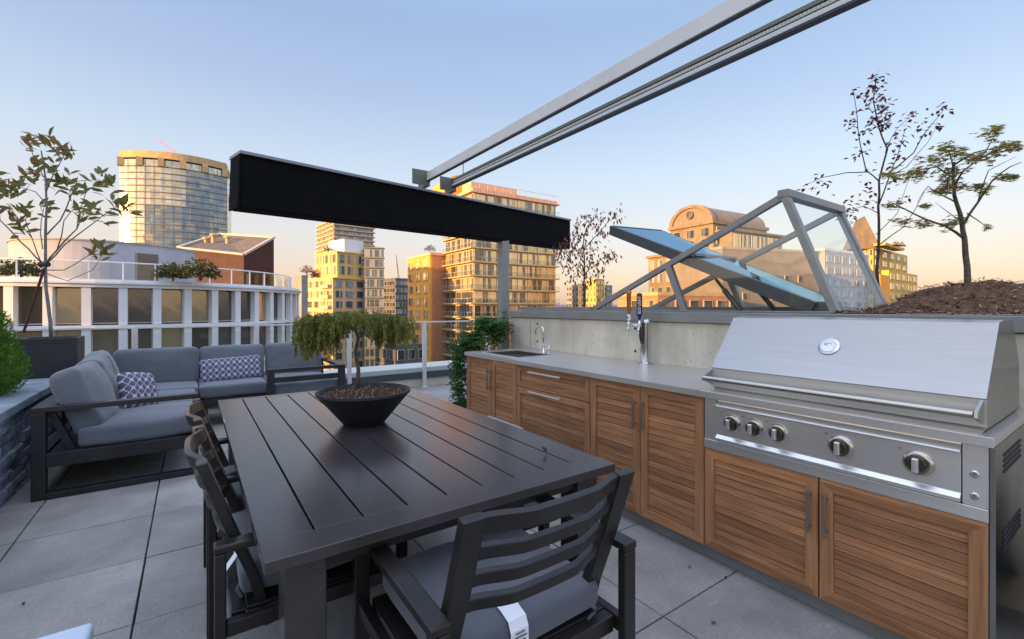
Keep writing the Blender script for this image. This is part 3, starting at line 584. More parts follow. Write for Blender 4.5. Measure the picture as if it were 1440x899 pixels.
# ================================================================= BOWL AND BONSAI
bc=Vector((.77,2.505,.741))
bo=thing('bowl_planter','wide black bowl planter filled with soil on the dining table','planter',bc); 
mb=MB(); mb.lathe([(.105,0),(.110,.004),(.236,.155),(.247,.165),(.247,.176),(.238,.178),(.225,.165),(.222,.150),(0,.150)],bc,56); mb.build('bowl',M['bowl'],bo,bc,smooth='auto')
mb=MB(); nr=14
vs=[];fs=[]
for j in range(nr+1):
    for i in range(40):
        r_=.221*j/nr; a=2*math.pi*i/40; vs.append(bc+Vector((r_*math.cos(a),r_*math.sin(a),.156+.012*(1-j/nr)+.006*N(Vector((r_*40*math.cos(a),r_*40*math.sin(a),1))))))
for j in range(nr):
    for i in range(40): fs.append((j*40+i,j*40+(i+1)%40,(j+1)*40+(i+1)%40,(j+1)*40+i)[::-1])
mb.add(vs,fs)
for k in range(1500):
    a=rnd.uniform(0,6.28); r_=.215*math.sqrt(rnd.random()); s_=rnd.uniform(.004,.011)
    mb.leaf(bc+Vector((r_*math.cos(a),r_*math.sin(a),.166+.006*(1-r_/.22))),Vector((rnd.uniform(-1,1),rnd.uniform(-1,1),.3)),Vector((rnd.uniform(-1,1),rnd.uniform(-1,1),1)),s_,s_*.8,1 if rnd.random()<.75 else 2,.4)
mb.build('soil',[M['soil'],M['chipd'],M['perl']],bo,bc)
bn=thing('weeping_bonsai','small weeping tree with drooping olive green needles in the bowl planter','bonsai',bc+Vector((-.03,.0,.16))); L=bn.location
d0=2.5
mb=MB(); tp=[PD(503,545,d0),PD(504,520,d0),PD(500,495,d0),PD(504,475,d0),PD(497,455,d0),PD(492,445,d0)]
mb.tube(tp,[.012,.0105,.0095,.009,.008,.006],10)
tips=[]
br=[(PD(498,458,d0),PD(450,444,2.35)),(PD(500,460,d0),PD(545,446,2.55)),(PD(498,455,d0),PD(425,452,2.6)),(PD(498,455,d0),PD(575,447,2.5)),(PD(499,458,d0),PD(470,443,2.72)),(PD(499,458,d0),PD(530,443,2.32)),(PD(499,458,d0),PD(480,447,2.25)),(PD(500,460,d0),PD(520,443,2.7))]
for a,b in br:
    c=(a+b)/2+Vector((0,0,.02)); mb.tube([a,c,b,b+(b-a).normalized()*.02-Vector((0,0,.03))],[.006,.004,.0025,.0015],6); tips.append((a,c,b))
mb.build('trunk',M['bark'],bn,L,smooth=True)
mb=MB()
for k in range(620):
    # drooping strand start on an uneven umbrella
    px_=rnd.triangular(418,580,rnd.choice((450,470,540))); dd=2.5+rnd.uniform(-.26,.26)*math.sqrt(max(.05,1-((px_-500)/90)**2))
    if 505<px_<515 and rnd.random()<.6: continue
    py_=437+rnd.uniform(0,14)+abs(px_-497)/85*7
    p=PD(px_,py_,dd); dv=Vector((p.x-bc.x+.03,p.y-bc.y,0)); 
    if dv.length>0: dv.normalize()
    ln=rnd.uniform(.05,.15)*(1.3 if px_<480 else .95)*(0.45+.55*min(1,abs(px_-500)/30)) ; n_=int(ln/.006)+3
    q=Vector(p); v_=dv*.7+Vector((rnd.uniform(-.3,.3),rnd.uniform(-.3,.3),.25))
    for i in range(n_):
        v_=(v_+Vector((rnd.uniform(-.2,.2),rnd.uniform(-.2,.2),-.30))).normalized(); q=q+v_*.0062
        for s2 in range(3):
            e=Vector((rnd.uniform(-1,1),rnd.uniform(-1,1),rnd.uniform(-.8,.3))); mb.leaf(q,(e+v_*.8),Vector((rnd.uniform(-1,1),rnd.uniform(-1,1),.6)),rnd.uniform(.012,.024),rnd.uniform(.004,.0075),0,.1)
mb.build('foliage',M['lbon'],bn,L)
# ================================================================= CHAIRS
def sweep(mb,fn,n,w,h,up=(0,0,1)):
    pts=[Vector(fn(i/n)) for i in range(n+1)]; vs=[]
    for i,p in enumerate(pts):
        d=(pts[min(i+1,n)]-pts[max(i-1,0)]).normalized(); u=Vector(up); sx=d.cross(u).normalized(); uu=sx.cross(d)
        for a,b in ((-1,-1),(1,-1),(1,1),(-1,1)): vs.append(p+sx*a*w/2+uu*b*h/2)
    fs=[(i*4+j,i*4+(j+1)%4,(i+1)*4+(j+1)%4,(i+1)*4+j) for i in range(n) for j in range(4)]+[(3,2,1,0),(n*4,n*4+1,n*4+2,n*4+3)]
    mb.add(vs,fs)
def make_chair():
    t=thing('dining_chair','','dining chair'); m=M['chair']
    for s in (-1,1):
        x=s*.315
        mb=MB(); mb.box(x-.024,x+.024,-.300,-.270,0,.634); mb.build('leg',m,t,bevel=.004)
        mb=MB(); mb.box(x-.024,x+.024,.270,.300,0,.634); mb.build('leg',m,t,bevel=.004)
        mb=MB(); mb.box(x-.027,x+.027,-.302,.302,.635,.660); mb.build('armrest',m,t,bevel=.006)
        mb=MB(); mb.box(x-.015,x+.015,-.269,.269,.375,.420) ; mb.build('side_rail',m,t,bevel=.003)
        mb=MB(); xx=s*.252; p=[(-.15,.34),(-.20,.52),(-.268,.70),(-.335,.895)]
        vs=[]
        for y,z in p:
            k=.030 
            vs+=[(xx-.030,y-.012,z),(xx+.030,y-.012,z),(xx+.030,y+.018,z+.004),(xx-.030,y+.018,z+.004)]
        mb.add(vs,[(i*4+j,i*4+(j+1)%4,(i+1)*4+(j+1)%4,(i+1)*4+j) for i in range(3) for j in range(4)]+[(3,2,1,0),(12,13,14,15)]); mb.build('back_post',m,t,bevel=.004)
    def yb(z): return -.15-(z-.34)*.34
    for z,h in ((.870,.048),(.792,.036),(.717,.036),(.642,.036)):
        def fn(u,z=z):
            e_=min(1,u/.30,(1-u)/.30); e_=e_*e_*(3-2*e_)
            return (-.2215+.443*u, -.150-(z-.34)*.338+.008-.030*e_-.010*math.sin(math.pi*u), z)
        mb=MB(); sweep(mb,fn,30,.020,h,up=(0,-.30,1)); mb.build('back_slat',m,t,bevel=.003)
    mb=MB(); mb.box(-.29,.29,-.255,-.215,.375,.425); mb.box(-.29,.29,.215,.255,.375,.425); mb.box(-.29,.29,-.214,.214,.412,.428); mb.build('seat_frame',m,t,bevel=.003)
    pm=roundbox(.53,.48,.09,.03,.018,.006,3)
    o=pm.build('seat_pad',M['pad'],t,smooth=True); o.location=(0,.01,.490); finish_pillow(o)
    mb=MB(); 
    for s in (-1,1): mb.tube([(s*.2,-.215,.48),(s*.23,-.235,.46),(s*.24,-.225,.44),(s*.21,-.22,.42),(s*.22,-.24,.36)],.006,6)
    mb.build('tie_strap',M['web'],t)
    return t
ch=make_chair()
ch.location=(.77,1.225,0); ch.rotation_euler=(0,0,0); ch['group']='dining chairs at the table'
c1=copy_tree(ch); c1.location=(.355,1.945,0); c1.rotation_euler=(0,0,R(-90)); c2=copy_tree(ch); c2.location=(.35,2.60,0); c2.rotation_euler=(0,0,R(-90))
ch['label']='dark metal armchair with slatted back at the near end of the table, nearest the camera'
c1['label']='dark slatted metal armchair, the nearer one along the left side of the table'
c2['label']='dark slatted metal armchair, the farther one along the left side of the table'
# white tags
mb=MB()
def strip(a,pts,w,m=0):
    vs=[]
    for p in pts: vs+= [Vector(p)-Vector(a)*w/2,Vector(p)+Vector(a)*w/2]
    vs+=[v+Vector((0,0,.0015)) for v in vs]; n=len(pts)
    fs=[(2*i+1,2*i,2*i+2,2*i+3) for i in range(n-1)]+[(2*n+2*i,2*n+2*i+1,2*n+2*i+3,2*n+2*i+2) for i in range(n-1)]
    mb.add(vs,fs,m)
strip((1,0,0),[(-.055,-.12,.548),(-.055,-.19,.545),(-.055,-.228,.534),(-.055,-.240,.510),(-.055,-.242,.44)],.058)
for k in range(6):
    w_=rnd.uniform(.012,.022); zz=.505-.011*k; mb.box(-.055-w_,-.055+w_,-.2450,-.2430,zz,zz+.003,1)
for k in range(4):
    w_=rnd.uniform(.012,.022); yy=-.135-.012*k; mb.box(-.055-w_,-.055+w_,yy,yy+.003,.5485,.5505,1)
mb.build('care_tag',[M['tag'],M['ink']],ch)
mb=MB(); strip((1,0,0),[(.10,-.10,.552),(.10,-.18,.545),(.10,-.225,.52),(.10,-.262,.47),(.10,-.262,.40)],.045); mb.build('care_tag',[M['tag']],c1)
# bench at right
bb=thing('garden_bench','low dark bench with pale grey pad pushed under the right side of the table','bench',(1.22,2.2,0)); L=bb.location
mb=MB(); mb.box(1.03,1.40,1.62,2.9,.38,.42); mb.build('seat',M['chair'],bb,L,bevel=.003)
for x in (1.05,1.34):
    for y in (1.66,2.82): mb=MB(); mb.box(x,x+.04,y,y+.04,0,.379); mb.build('leg',M['chair'],bb,L,bevel=.003)
mb=MB(); mb.box(1.035,1.395,1.625,2.895,.421,.475); mb.build('pad',M['cush'],bb,L,bevel=.02,seg=4)
# ottoman bottom left
ot=thing('ottoman','pale grey blue fabric ottoman, only its corner showing at the lower left','ottoman',(-.58,1.5,0)); L=ot.location
M['pale']=fabric_mat('pale_fabric',(.36,.42,.50),(.52,.58,.66))
mb=MB(); mb.box(-.93,-.235,1.15,1.805,.34,.45); mb.build('cushion',M['pale'],ot,L,bevel=.012,seg=3)
mb=MB(); mb.box(-.92,-.245,1.16,1.795,.03,.339); mb.build('base',M['pale'],ot,L,bevel=.01)

for i,(px_,py_) in enumerate(((971,797),(1019,812),(34,852),(1008,878))):
    dd=FP*H/(py_-HY); q=PD(px_,py_,dd); q.z=.004; mb=MB()
    for k in range(1): mb.leaf(q,Vector((rnd.uniform(-1,1),rnd.uniform(-1,1),.15)),Vector((.3*k-.3,.3,1)),rnd.uniform(.018,.03),.014,0,.3)
    o=mb.build('fallen_leaf',M['barkd'],None,q); tag(o,['small dark leaf scrap in the middle of a paver by the louvred doors','dark leaf scrap caught in the paver joint nearest the grill cabinet','dark leaf scrap on the pavers at the far left above the ottoman','dark leaf scrap lowest on the pavers, right of the armchair'][i],'leaf','leaf scraps on the pavers')
# ================================================================= STONE PLANTER, POT, SHRUBS
SX=-1.06; SY1=6.36
sp=thing('stone_planter','low raised planter clad in blue grey ledgestone at the left edge','planter',(-1.7,4.5,0)); L=sp.location
mb=MB(); mb.box(-2.4,SX-.03,1.2,SY1-.03,0,.598); mb.build('core',M['joint'],sp,L)
mb=MB(); z=.0
while z<.59:
    h=min(rnd.choice((.035,.045,.06,.08)),.598-z); y=1.2
    while y<SY1-.03:
        l=min(rnd.uniform(.12,.42),SY1-.03-y); o_=rnd.uniform(-.022,.012); mb.box(SX-.06,SX+o_,y+.002,y+l-.002,z+.002,z+h-.002); y+=l
    x=-2.4
    while x<SX-.03:
        l=min(rnd.uniform(.12,.42),SX-.03-x); o_=rnd.uniform(-.022,.012); mb.box(x+.002,x+l-.002,SY1-.06,SY1+o_,z+.002,z+h-.002); x+=l
    z+=h
o=mb.build('ledgestone',M['stone'],sp,L,bevel=.004,seg=1)
mb=MB(); y=1.2
while y<SY1-.05: 
    l=min(.6,SY1+.02-y); mb.box(SX-.33,SX+.025,y+.003,y+l-.003,.602,.665+rnd.uniform(-.002,.002)); y+=.6
mb.box(-2.42,SX-.335,SY1-.28,SY1+.02,.602,.662)
mb.build('capstone',M['stonecap'],sp,L,bevel=.006)
mb=MB(); mb.box(-2.4,SX-.335,1.2,SY1-.29,.60,.63); mb.build('soil',M['soil'],sp,L)
th=thing('round_shrub','bright green feathery conifer shrub growing in the stone planter','shrub',(-1.52,5.35,.63)); L=th.location
mb=MB(); mb.tube([(-1.52,5.35,.6),(-1.52,5.35,1.3)],[.03,.012],8); mb.build('stem',M['bark'],th,L)
mb=MB()
for k in range(3300):
    zf=rnd.random(); z=.66+zf*1.0; R0=.50*(1-zf**1.7)**.7*(.78+.22*min(1,zf*6)); a=rnd.uniform(0,6.283); rr=R0*(rnd.uniform(.55,1)**.5)*(1+.12*N(Vector((a*1.3,z*4,0))))
    p=Vector((-1.60+rr*math.cos(a),5.35+rr*math.sin(a),z)); od=Vector((math.cos(a),math.sin(a),.9)).normalized()
    for q in range(9):
        d=(od+Vector((rnd.uniform(-.6,.6),rnd.uniform(-.6,.6),rnd.uniform(-.3,.6)))).normalized(); mb.leaf(p+Vector((rnd.uniform(-.03,.03),rnd.uniform(-.03,.03),rnd.uniform(-.03,.03))),d,Vector((rnd.uniform(-1,1),rnd.uniform(-1,1),rnd.uniform(-1,1))),rnd.uniform(.022,.045),rnd.uniform(.008,.013),0,.1)
mb.build('foliage',M['lthu'],th,L)
pt=thing('square_planter','tall black square planter box behind the stone planter','planter',(-1.17,6.58,0)); L=pt.location
mb=MB(); x0,x1,y0,y1=-1.40,-.965,6.42,6.82
mb.box(x0,x1,y0,y1,0,1.0); mb.box(x0,x0+.03,y0,y1,1.0,1.056); mb.box(x1-.03,x1,y0,y1,1.0,1.056); mb.box(x0+.03,x1-.03,y0,y0+.03,1.0,1.056); mb.box(x0+.03,x1-.03,y1-.03,y1,1.0,1.056)
mb.build('box',M['pot'],pt,L,bevel=.004)
mb=MB(); mb.box(x0+.031,x1-.031,y0+.031,y1-.031,1.0,1.03); mb.build('soil',M['soil'],pt,L)
# ---- trees from view points
def trunk_mb(paths,mb,n=7):
    for pts,r0,r1 in paths:
        k=len(pts); q=[]
        for i,p in enumerate(pts):
            q.append(p)
            if i<k-1: q.append((p+pts[i+1])/2+Vector((rnd.uniform(-1,1),rnd.uniform(-1,1),rnd.uniform(-1,1)))*(pts[i+1]-p).length*.03)
        mb.tube(q,[r0+(r1-r0)*i/(len(q)-1) for i in range(len(q))],n)
def V(l,d): return [PD(x,y,d+dd) for x,y,dd in l]
# magnolia
D0=4.75
mg=thing('magnolia_tree','slender young magnolia with bronze and green leaves standing in the tall black planter','tree',PD(72,475,D0)); L=mg.location
ends=[(62,197,0),(42,202,.1),(80,210,-.1),(72,232,.1),(95,212,.0),(30,262,.1),(18,268,-.15),(48,250,.1),(100,262,-.1),(92,250,.15),(140,250,.1),(152,262,-.1),(128,290,.2),(118,300,-.2),(108,288,.0),(165,288,.0),(176,292,.1),(62,292,.25),(38,298,-.2),(22,300,.1),(30,318,-.1),(8,258,.2),(-10,290,0),(135,352,.1),(148,355,-.1),(125,262,-.1),(52,228,-.1),(75,262,.2),(140,302,.15),(-5,250,-.2)]
P_=[([ (72,476,0),(68,430,0),(64,380,0),(64,330,0),(66,290,0),(64,250,0),(58,212,0)],.017,.006),
 ([(64,372,0),(80,352,-.1),(108,322,-.2),(118,300,-.2)],.009,.004),([(64,372,0),(90,345,.1),(130,315,.15),(165,290,.05)],.009,.003),([(66,330,0),(85,310,.1),(100,275,.1),(108,255,.0),(140,252,.1)],.008,.003),
 ([(62,372,0),(40,350,.1),(20,330,.1),(0,310,0),(-12,290,0)],.009,.004),([(60,375,0),(45,335,-.1),(32,318,-.1)],.006,.003),([(66,290,0),(50,270,.1),(25,262,.1)],.006,.003),([(65,270,0),(78,240,-.1),(92,215,-.1)],.006,.003),([(62,250,0),(48,225,.1),(42,205,.1)],.005,.003),
 ([(64,380,0),(90,380,.1),(120,362,.1),(138,352,.1)],.006,.003),([(80,352,-.1),(90,310,-.15),(110,288,0)],.006,.003),([(108,322,-.2),(112,295,0),(122,265,-.1)],.005,.003),([(60,350,0),(58,310,.2),(62,292,.2)],.005,.003),([(64,384,0),(95,395,.15),(130,380,.1),(142,360,0)],.005,.002),([(0,310,0),(-4,280,.1),(5,258,.2)],.005,.003),([(45,335,-.1),(36,310,-.2),(38,300,-.2)],.004,.003)]
mb=MB(); trunk_mb([(V(l,D0),a,b) for l,a,b in P_],mb); mb.build('trunk',M['barkg'],mg,L,smooth=True)
mb=MB()
for x,y,dd in ends:
    for q in range(rnd.randint(9,13)):
        p=PD(x+rnd.uniform(-8,8),y+rnd.uniform(-6,14),D0+dd+rnd.uniform(-.05,.05)); a=rnd.uniform(0,6.28)
        d=Vector((math.cos(a),math.sin(a),rnd.uniform(-.2,1.7))); nrm=Vector((rnd.uniform(-1,1),rnd.uniform(-1.6,.4),.5)); Lf=rnd.uniform(.09,.15)
        d.normalize(); sd=d.cross(nrm).normalized(); nn_=sd.cross(d); w_=Lf*.33; b0=p
        vs=[b0,b0+d*Lf*.3+sd*w_*.42+nn_*w_*.12,b0+d*Lf*.65+sd*w_*.46+nn_*w_*.1,b0+d*Lf-nn_*Lf*.08,b0+d*Lf*.65-sd*w_*.46+nn_*w_*.1,b0+d*Lf*.3-sd*w_*.42+nn_*w_*.12,b0+d*Lf*.5]
        mb.add(vs,[(0,1,6),(1,2,6),(2,3,6),(3,4,6),(4,5,6),(5,0,6)])
mb.build('foliage',M['lmag'],mg,L)
stk=MB(); stk.tube([PD(33,468,D0-.1),PD(62,378,D0-.02)],.012,8); M['rust']=mat('rust_stake',(.06,.018,.015),.8); stk.build('stake',M['rust'],mg,L)
mb=MB(); mb.tube([PD(56,372,D0),PD(68,372,D0)],.028,10); mb.build('tie',M['pot'],mg,L)
def leaves(mb,pts,n,spread,s0,s1,asp=.5,flat=.3,droop=0,m=0):
    for p in pts:
        for k in range(n):
            q=p+Vector((rnd.gauss(0,1),rnd.gauss(0,1),rnd.gauss(0,flat)))*spread
            d=Vector((rnd.uniform(-1,1),rnd.uniform(-1,1),rnd.uniform(-.4,.4)-droop)); mb.leaf(q,d,Vector((rnd.uniform(-.6,.6),rnd.uniform(-.6,.6),1)),rnd.uniform(s0,s1),rnd.uniform(s0,s1)*asp,m,.2)
# burgundy sapling
D1=4.05
t=thing('burgundy_sapling','tall sparse sapling with dark burgundy leaves standing behind the skylight','tree',PD(1234,432,D1)); L=t.location
P_=[([(1235,436,0),(1233,380,0),(1236,330,0),(1235,290,0),(1236,255,0),(1248,210,0),(1236,180,.1),(1228,140,.1),(1232,112,0)],.013,.003),([(1235,290,0),(1250,250,-.1),(1262,220,0),(1272,185,0)],.006,.002),([(1236,255,0),(1218,240,.1),(1210,205,.1),(1205,160,.1),(1200,130,0)],.006,.002),
 ([(1222,242,.1),(1190,243,.0),(1155,250,-.1),(1128,262,0)],.005,.0015),([(1240,250,0),(1285,215,-.1),(1310,175,-.1),(1332,148,0)],.006,.0015),([(1236,345,0),(1270,320,.1),(1300,270,.1)],.005,.002),([(1235,300,0),(1215,290,-.1),(1190,296,-.1)],.004,.002),([(1250,250,-.1),(1275,235,0),(1305,200,.0),(1318,170,.1)],.004,.001),([(1228,160,.1),(1215,140,.1),(1198,130,.1)],.003,.001),([(1245,215,0),(1262,180,.1),(1290,155,.1)],.004,.001),([(1232,330,0),(1262,300,0),(1288,230,.1)],.004,.001)]
mb=MB(); trunk_mb([(V(l,D1),a,b) for l,a,b in P_],mb,6); mb.build('trunk',M['barkd'],t,L,smooth=True)
pts=V([(1232,115,0),(1228,125,.1),(1236,140,0),(1240,152,0),(1238,165,0),(1237,170,0),(1246,168,0),(1232,175,.05),(1205,130,.1),(1210,150,.1),(1200,165,.1),(1195,178,0),(1208,190,.1),(1210,215,.1),(1205,218,.1),(1262,195,.1),(1256,205,.1),(1290,155,0),(1285,165,0),(1322,160,0),(1330,150,0),(1312,180,0),(1300,175,0),(1298,190,0),(1258,230,0),(1262,196,0),(1265,215,0),(1220,242,.1),(1215,262,0),(1205,285,0),(1192,296,0),(1188,305,0),(1222,275,0),(1152,253,0),(1135,265,0),(1162,262,0),(1285,250,0),(1275,280,.1),(1268,180,0),(1228,285,0),(1258,255,-.1),(1200,300,0),(1195,290,0)],D1)
mb=MB(); leaves(mb,pts,7,.032,.035,.062,.6,1,.3); leaves(mb,pts[:8],12,.035,.035,.062,.6,1.5,.3); mb.build('foliage',M['lred'],t,L)
# maple
D2=3.05
t=thing('japanese_maple','small japanese maple with layered green and orange leaves on the mulch mound','tree',PD(1361,402,D2)); L=t.location
P_=[([(1361,404,0),(1360,375,0),(1357,345,0),(1354,325,0),(1350,300,0),(1342,275,0),(1340,250,0),(1342,228,0)],.019,.007),([(1355,335,0),(1330,318,-.1),(1300,308,-.1),(1268,292,-.05),(1248,282,0)],.009,.002),([(1354,318,0),(1375,285,.1),(1395,255,.1),(1420,235,.1),(1437,228,.1)],.009,.002),([(1342,262,0),(1355,240,-.1),(1385,215,-.1),(1402,185,0)],.007,.002),([(1340,250,0),(1318,235,.1),(1290,240,.1),(1262,246,.1)],.006,.002),([(1341,240,0),(1335,215,.1),(1322,205,.1)],.005,.002),([(1342,232,0),(1370,215,.1),(1400,208,.1),(1434,205,0)],.006,.002),([(1360,300,0),(1378,312,0),(1388,320,0)],.004,.0015),([(1345,285,0),(1325,275,0),(1305,262,0),(1290,285,0)],.005,.0015),([(1375,285,.1),(1390,240,.2),(1430,220,.2)],.005,.001),([(1350,310,0),(1335,300,.15),(1315,285,.2)],.004,.001)]
mb=MB(); trunk_mb([(V(l,D2),a,b) for l,a,b in P_],mb,8); mb.build('trunk',M['bark'],t,L,smooth=True)
mb=MB()
lay=[(1392,188,14,5),(1402,180,8,3),(1415,205,18,3),(1432,206,10,3),(1330,207,14,4),(1345,215,18,4),(1365,222,16,4),(1312,225,18,4),(1275,248,20,4),(1295,240,14,3),(1340,240,22,5),(1378,222,14,3),(1340,262,18,4),(1372,262,18,3),(1385,268,10,3),(1330,255,10,6),(1410,250,12,3),(1325,268,16,3),(1255,288,10,3),(1270,312,14,3),(1300,315,14,3),(1330,318,8,3),(1345,310,12,3),(1388,320,3,3),(1425,248,8,2),(1302,290,6,2),(1250,248,8,3),(1400,215,14,3)]
for x,y,sx,sy in lay:
    for k in range(int(sx*3.0)+6):
        p=PD(x+rnd.gauss(0,sx*.55),y+rnd.gauss(0,sy*1.05),D2+rnd.gauss(0,.10))
        c=rnd.uniform(0,6.28)
        for f in range(5):
            a=c+(f-2)*.55; d=Vector((math.cos(a),math.sin(a),rnd.uniform(-.35,.1))); mb.leaf(p,d,Vector((rnd.uniform(-.3,.3),rnd.uniform(-.3,.3),1)),rnd.uniform(.022,.036),.011,0,.1)
mb.build('foliage',M['lmap'],t,L)
# rust tree
D3=5.8
t=thing('rust_leaved_tree','small tree with drooping rust brown leaves beyond the left end of the skylight','tree',PD(822,442,D3)); L=t.location
P_=[([(822,442,0),(821,400,0),(822,370,0),(820,345,0),(825,320,0),(835,308,0)],.014,.004),([(822,372,0),(810,350,.1),(805,330,.1),(812,315,0)],.007,.002),([(822,350,0),(840,330,-.1),(855,312,0),(872,303,0)],.006,.002),([(822,385,0),(840,370,.1),(858,355,.1)],.005,.002),([(822,390,0),(805,370,-.1),(792,360,0)],.005,.002),([(822,360,0),(800,345,.1),(788,352,0)],.005,.002),([(822,430,0),(832,405,0),(828,390,.1)],.004,.002)]
mb=MB(); trunk_mb([(V(l,D3),a,b) for l,a,b in P_],mb,6); mb.build('trunk',M['barkd'],t,L,smooth=True)
pts=V([(835,302,0),(845,304,0),(858,305,0),(870,303,0),(825,308,0),(815,315,0),(812,325,0),(820,330,0),(806,335,0),(800,345,0),(790,352,0),(788,362,0),(796,368,0),(808,355,0),(820,345,0),(830,355,0),(828,368,0),(835,378,0),(838,365,0),(858,356,0),(862,362,0),(848,362,0),(800,382,0),(806,390,0),(822,385,0),(815,375,0),(842,318,0),(850,325,0),(798,358,0),(785,355,0),(826,395,0),(845,385,0),(832,340,0),(818,362,0)],D3)
mb=MB(); leaves(mb,pts,17,.045,.045,.075,.42,1.2,1.0); mb.build('foliage',M['lrust'],t,L)
# bush at the kitchen end
t=thing('green_bush','leafy bright green bush beside the left end of the kitchen cabinets','shrub',(2.68,4.50,.0)); L=t.location
mb=MB()
for k in range(6): mb.tube([(2.66+rnd.uniform(-.05,.05),4.5+rnd.uniform(-.05,.05),.2),(2.6+rnd.uniform(-.25,.2),4.5+rnd.uniform(-.2,.2),.7),(2.7+rnd.uniform(-.4,.35),4.5+rnd.uniform(-.3,.2),1.1)],[.012,.009,.004],6)
mb.build('stem',M['bark'],t,L)
mb=MB()
for x,y,dd,sx,sy,n in ((690,462,5.2,18,12,210),(668,478,5.0,18,14,230),(655,490,5.0,14,14,170),(645,510,4.95,9,16,130),(643,530,4.95,7,14,80),(646,552,4.95,9,14,110),(700,470,5.2,10,14,140),(680,455,5.2,12,8,120),(652,575,4.95,8,10,60),(705,458,5.3,10,5,60),(640,485,5.0,6,6,30)):
    for k in range(n):
        p=PD(x+rnd.gauss(0,sx*.6),y+rnd.gauss(0,sy*.6),dd+rnd.gauss(0,.14)); c=rnd.uniform(0,6.28)
        for f in range(4):
            a=c+f*1.3; mb.leaf(p,Vector((math.cos(a),math.sin(a),rnd.uniform(-.5,.6))),Vector((rnd.uniform(-.5,.5),rnd.uniform(-.5,.5),1)),rnd.uniform(.03,.055),rnd.uniform(.02,.03),0,.2)
mb.build('foliage',M['lbush'],t,L)
t=thing('round_pot','dark pot holding the green bush beside the cabinets','pot',(2.55,4.52,0)); L=t.location
mb=MB(); mb.lathe([(.15,0),(.19,.26),(.20,.28),(.17,.28),(.16,.24),(0,.24)],L,32); mb.build('body',M['pot'],t,L,smooth='auto')
# ================================================================= SOFAS
def fbox(name,t,L,*q,b=.004):
    mb=MB(); mb.box(*q); return mb.build(name,M['sofam'],t,L,bevel=b)
def cushion(t,L,w,h,th_,loc,rz=0,rx=0,seed=0,name='back_cushion',mat_='cush',ry=0,**k):
    o=pillow_mesh(w,h,th_,seed,**k).build(name,M[mat_],t,smooth=True); o.location=Vector(loc)-Vector(L); o.rotation_euler=(R(rx),R(ry),R(rz)); finish_pillow(o); return o
def seatc(t,L,x0,x1,y0,y1,z0,z1,seed=0):
    o=roundbox(x1-x0,y1-y0,z1-z0,.035,.014,.007,seed).build('seat_cushion',M['cush'],t,smooth=True); o.location=Vector(((x0+x1)/2,(y0+y1)/2,(z0+z1)/2))-Vector(L); finish_pillow(o); return o
def backc(t,L,w,h,th_,loc,rz,rx,seed):
    o=roundbox(w,h,th_,.06,.035,.014,seed,20).build('back_cushion',M['cush'],t,smooth=True); o.location=Vector(loc)-Vector(L); o.rotation_euler=(R(90+rx),0,R(rz)); finish_pillow(o); return o
lw=thing('outdoor_sofa','left wing of the grey cushioned sofa with a black loop armrest facing the camera','sofa',(-.44,5.4,0),'grey cushioned sectional sofa pieces'); L=lw.location
Xa,Xb,Ya=-.925,.045,4.55
fbox('armrest',lw,L,Xa,Xb,Ya,Ya+.075,.622,.660)
fbox('leg',lw,L,Xa,Xa+.075,Ya+.001,Ya+.074,.0,.621); fbox('leg',lw,L,Xb-.04,Xb,Ya+.001,Ya+.074,.0,.621)
fbox('floor_rail',lw,L,Xa+.076,Xb-.041,Ya+.001,Ya+.074,.001,.045)
fbox('seat_rail',lw,L,Xa+.076,Xb-.041,Ya+.004,Ya+.05,.225,.325)
fbox('back_rail',lw,L,Xa,Xa+.12,Ya+.077,6.2,.622,.660); fbox('front_rail',lw,L,Xb-.05,Xb-.002,Ya+.077,6.12,.225,.325); fbox('seat_deck',lw,L,Xa+.08,Xb-.052,Ya+.077,6.2,.28,.32)
fbox('back_rail',lw,L,Xa,Xa+.07,Ya+.077,6.2,.225,.325)
for y in (Ya+.10,5.35,6.1):
    mb=MB(); mb.bar((Xa+.20,y,.32),(Xa+.08,y,.63),.05,.04,up=(1,0,0)); mb.build('back_strut',M['sofam'],lw,L)
seatc(lw,L,-.69,.03,Ya+.03,5.36,.33,.475,1); seatc(lw,L,-.69,.03,5.37,6.19,.33,.475,2)
backc(lw,L,.62,.50,.17,(-.68,4.94,.665),84,-20,3); backc(lw,L,.62,.50,.17,(-.69,5.56,.67),93,-17,4); backc(lw,L,.60,.50,.17,(-.73,6.16,.67),97,-14,5)
bs=thing('outdoor_sofa','middle of the grey cushioned sofa, along the railing behind the lumbar pillow','sofa',(.2,6.6,0),'grey cushioned sectional sofa pieces'); L=bs.location
fbox('seat_rail',bs,L,-.9,.74,6.215,6.26,.225,.325); fbox('back_rail',bs,L,-.9,.74,7.02,7.09,.60,.65); fbox('seat_deck',bs,L,-.9,.74,6.262,7.01,.28,.32)
for x in (-.88,.05,.64):
    fbox('leg',bs,L,x,x+.10,6.22,6.30,0,.224); fbox('leg',bs,L,x,x+.08,7.021,7.085,0,.599)
seatc(bs,L,-.69,.06,6.2,7.0,.33,.475,6); seatc(bs,L,.07,.75,6.2,7.0,.33,.475,7)
backc(bs,L,.80,.46,.15,(-.33,6.83,.655),0,-10,8); backc(bs,L,.71,.46,.15,(.43,6.86,.655),1,-10,9)
rw=thing('outdoor_sofa','right end of the grey cushioned sofa with a black loop armrest, nearest the bonsai','sofa',(1.1,6.4,0),'grey cushioned sectional sofa pieces'); L=rw.location
Xc,Xd,Yc=.70,1.56,5.83
fbox('armrest',rw,L,Xc,Xd,Yc,Yc+.07,.622,.660); fbox('leg',rw,L,Xc,Xc+.075,Yc+.001,Yc+.069,0,.621); fbox('leg',rw,L,Xd-.075,Xd,Yc+.001,Yc+.069,0,.621)
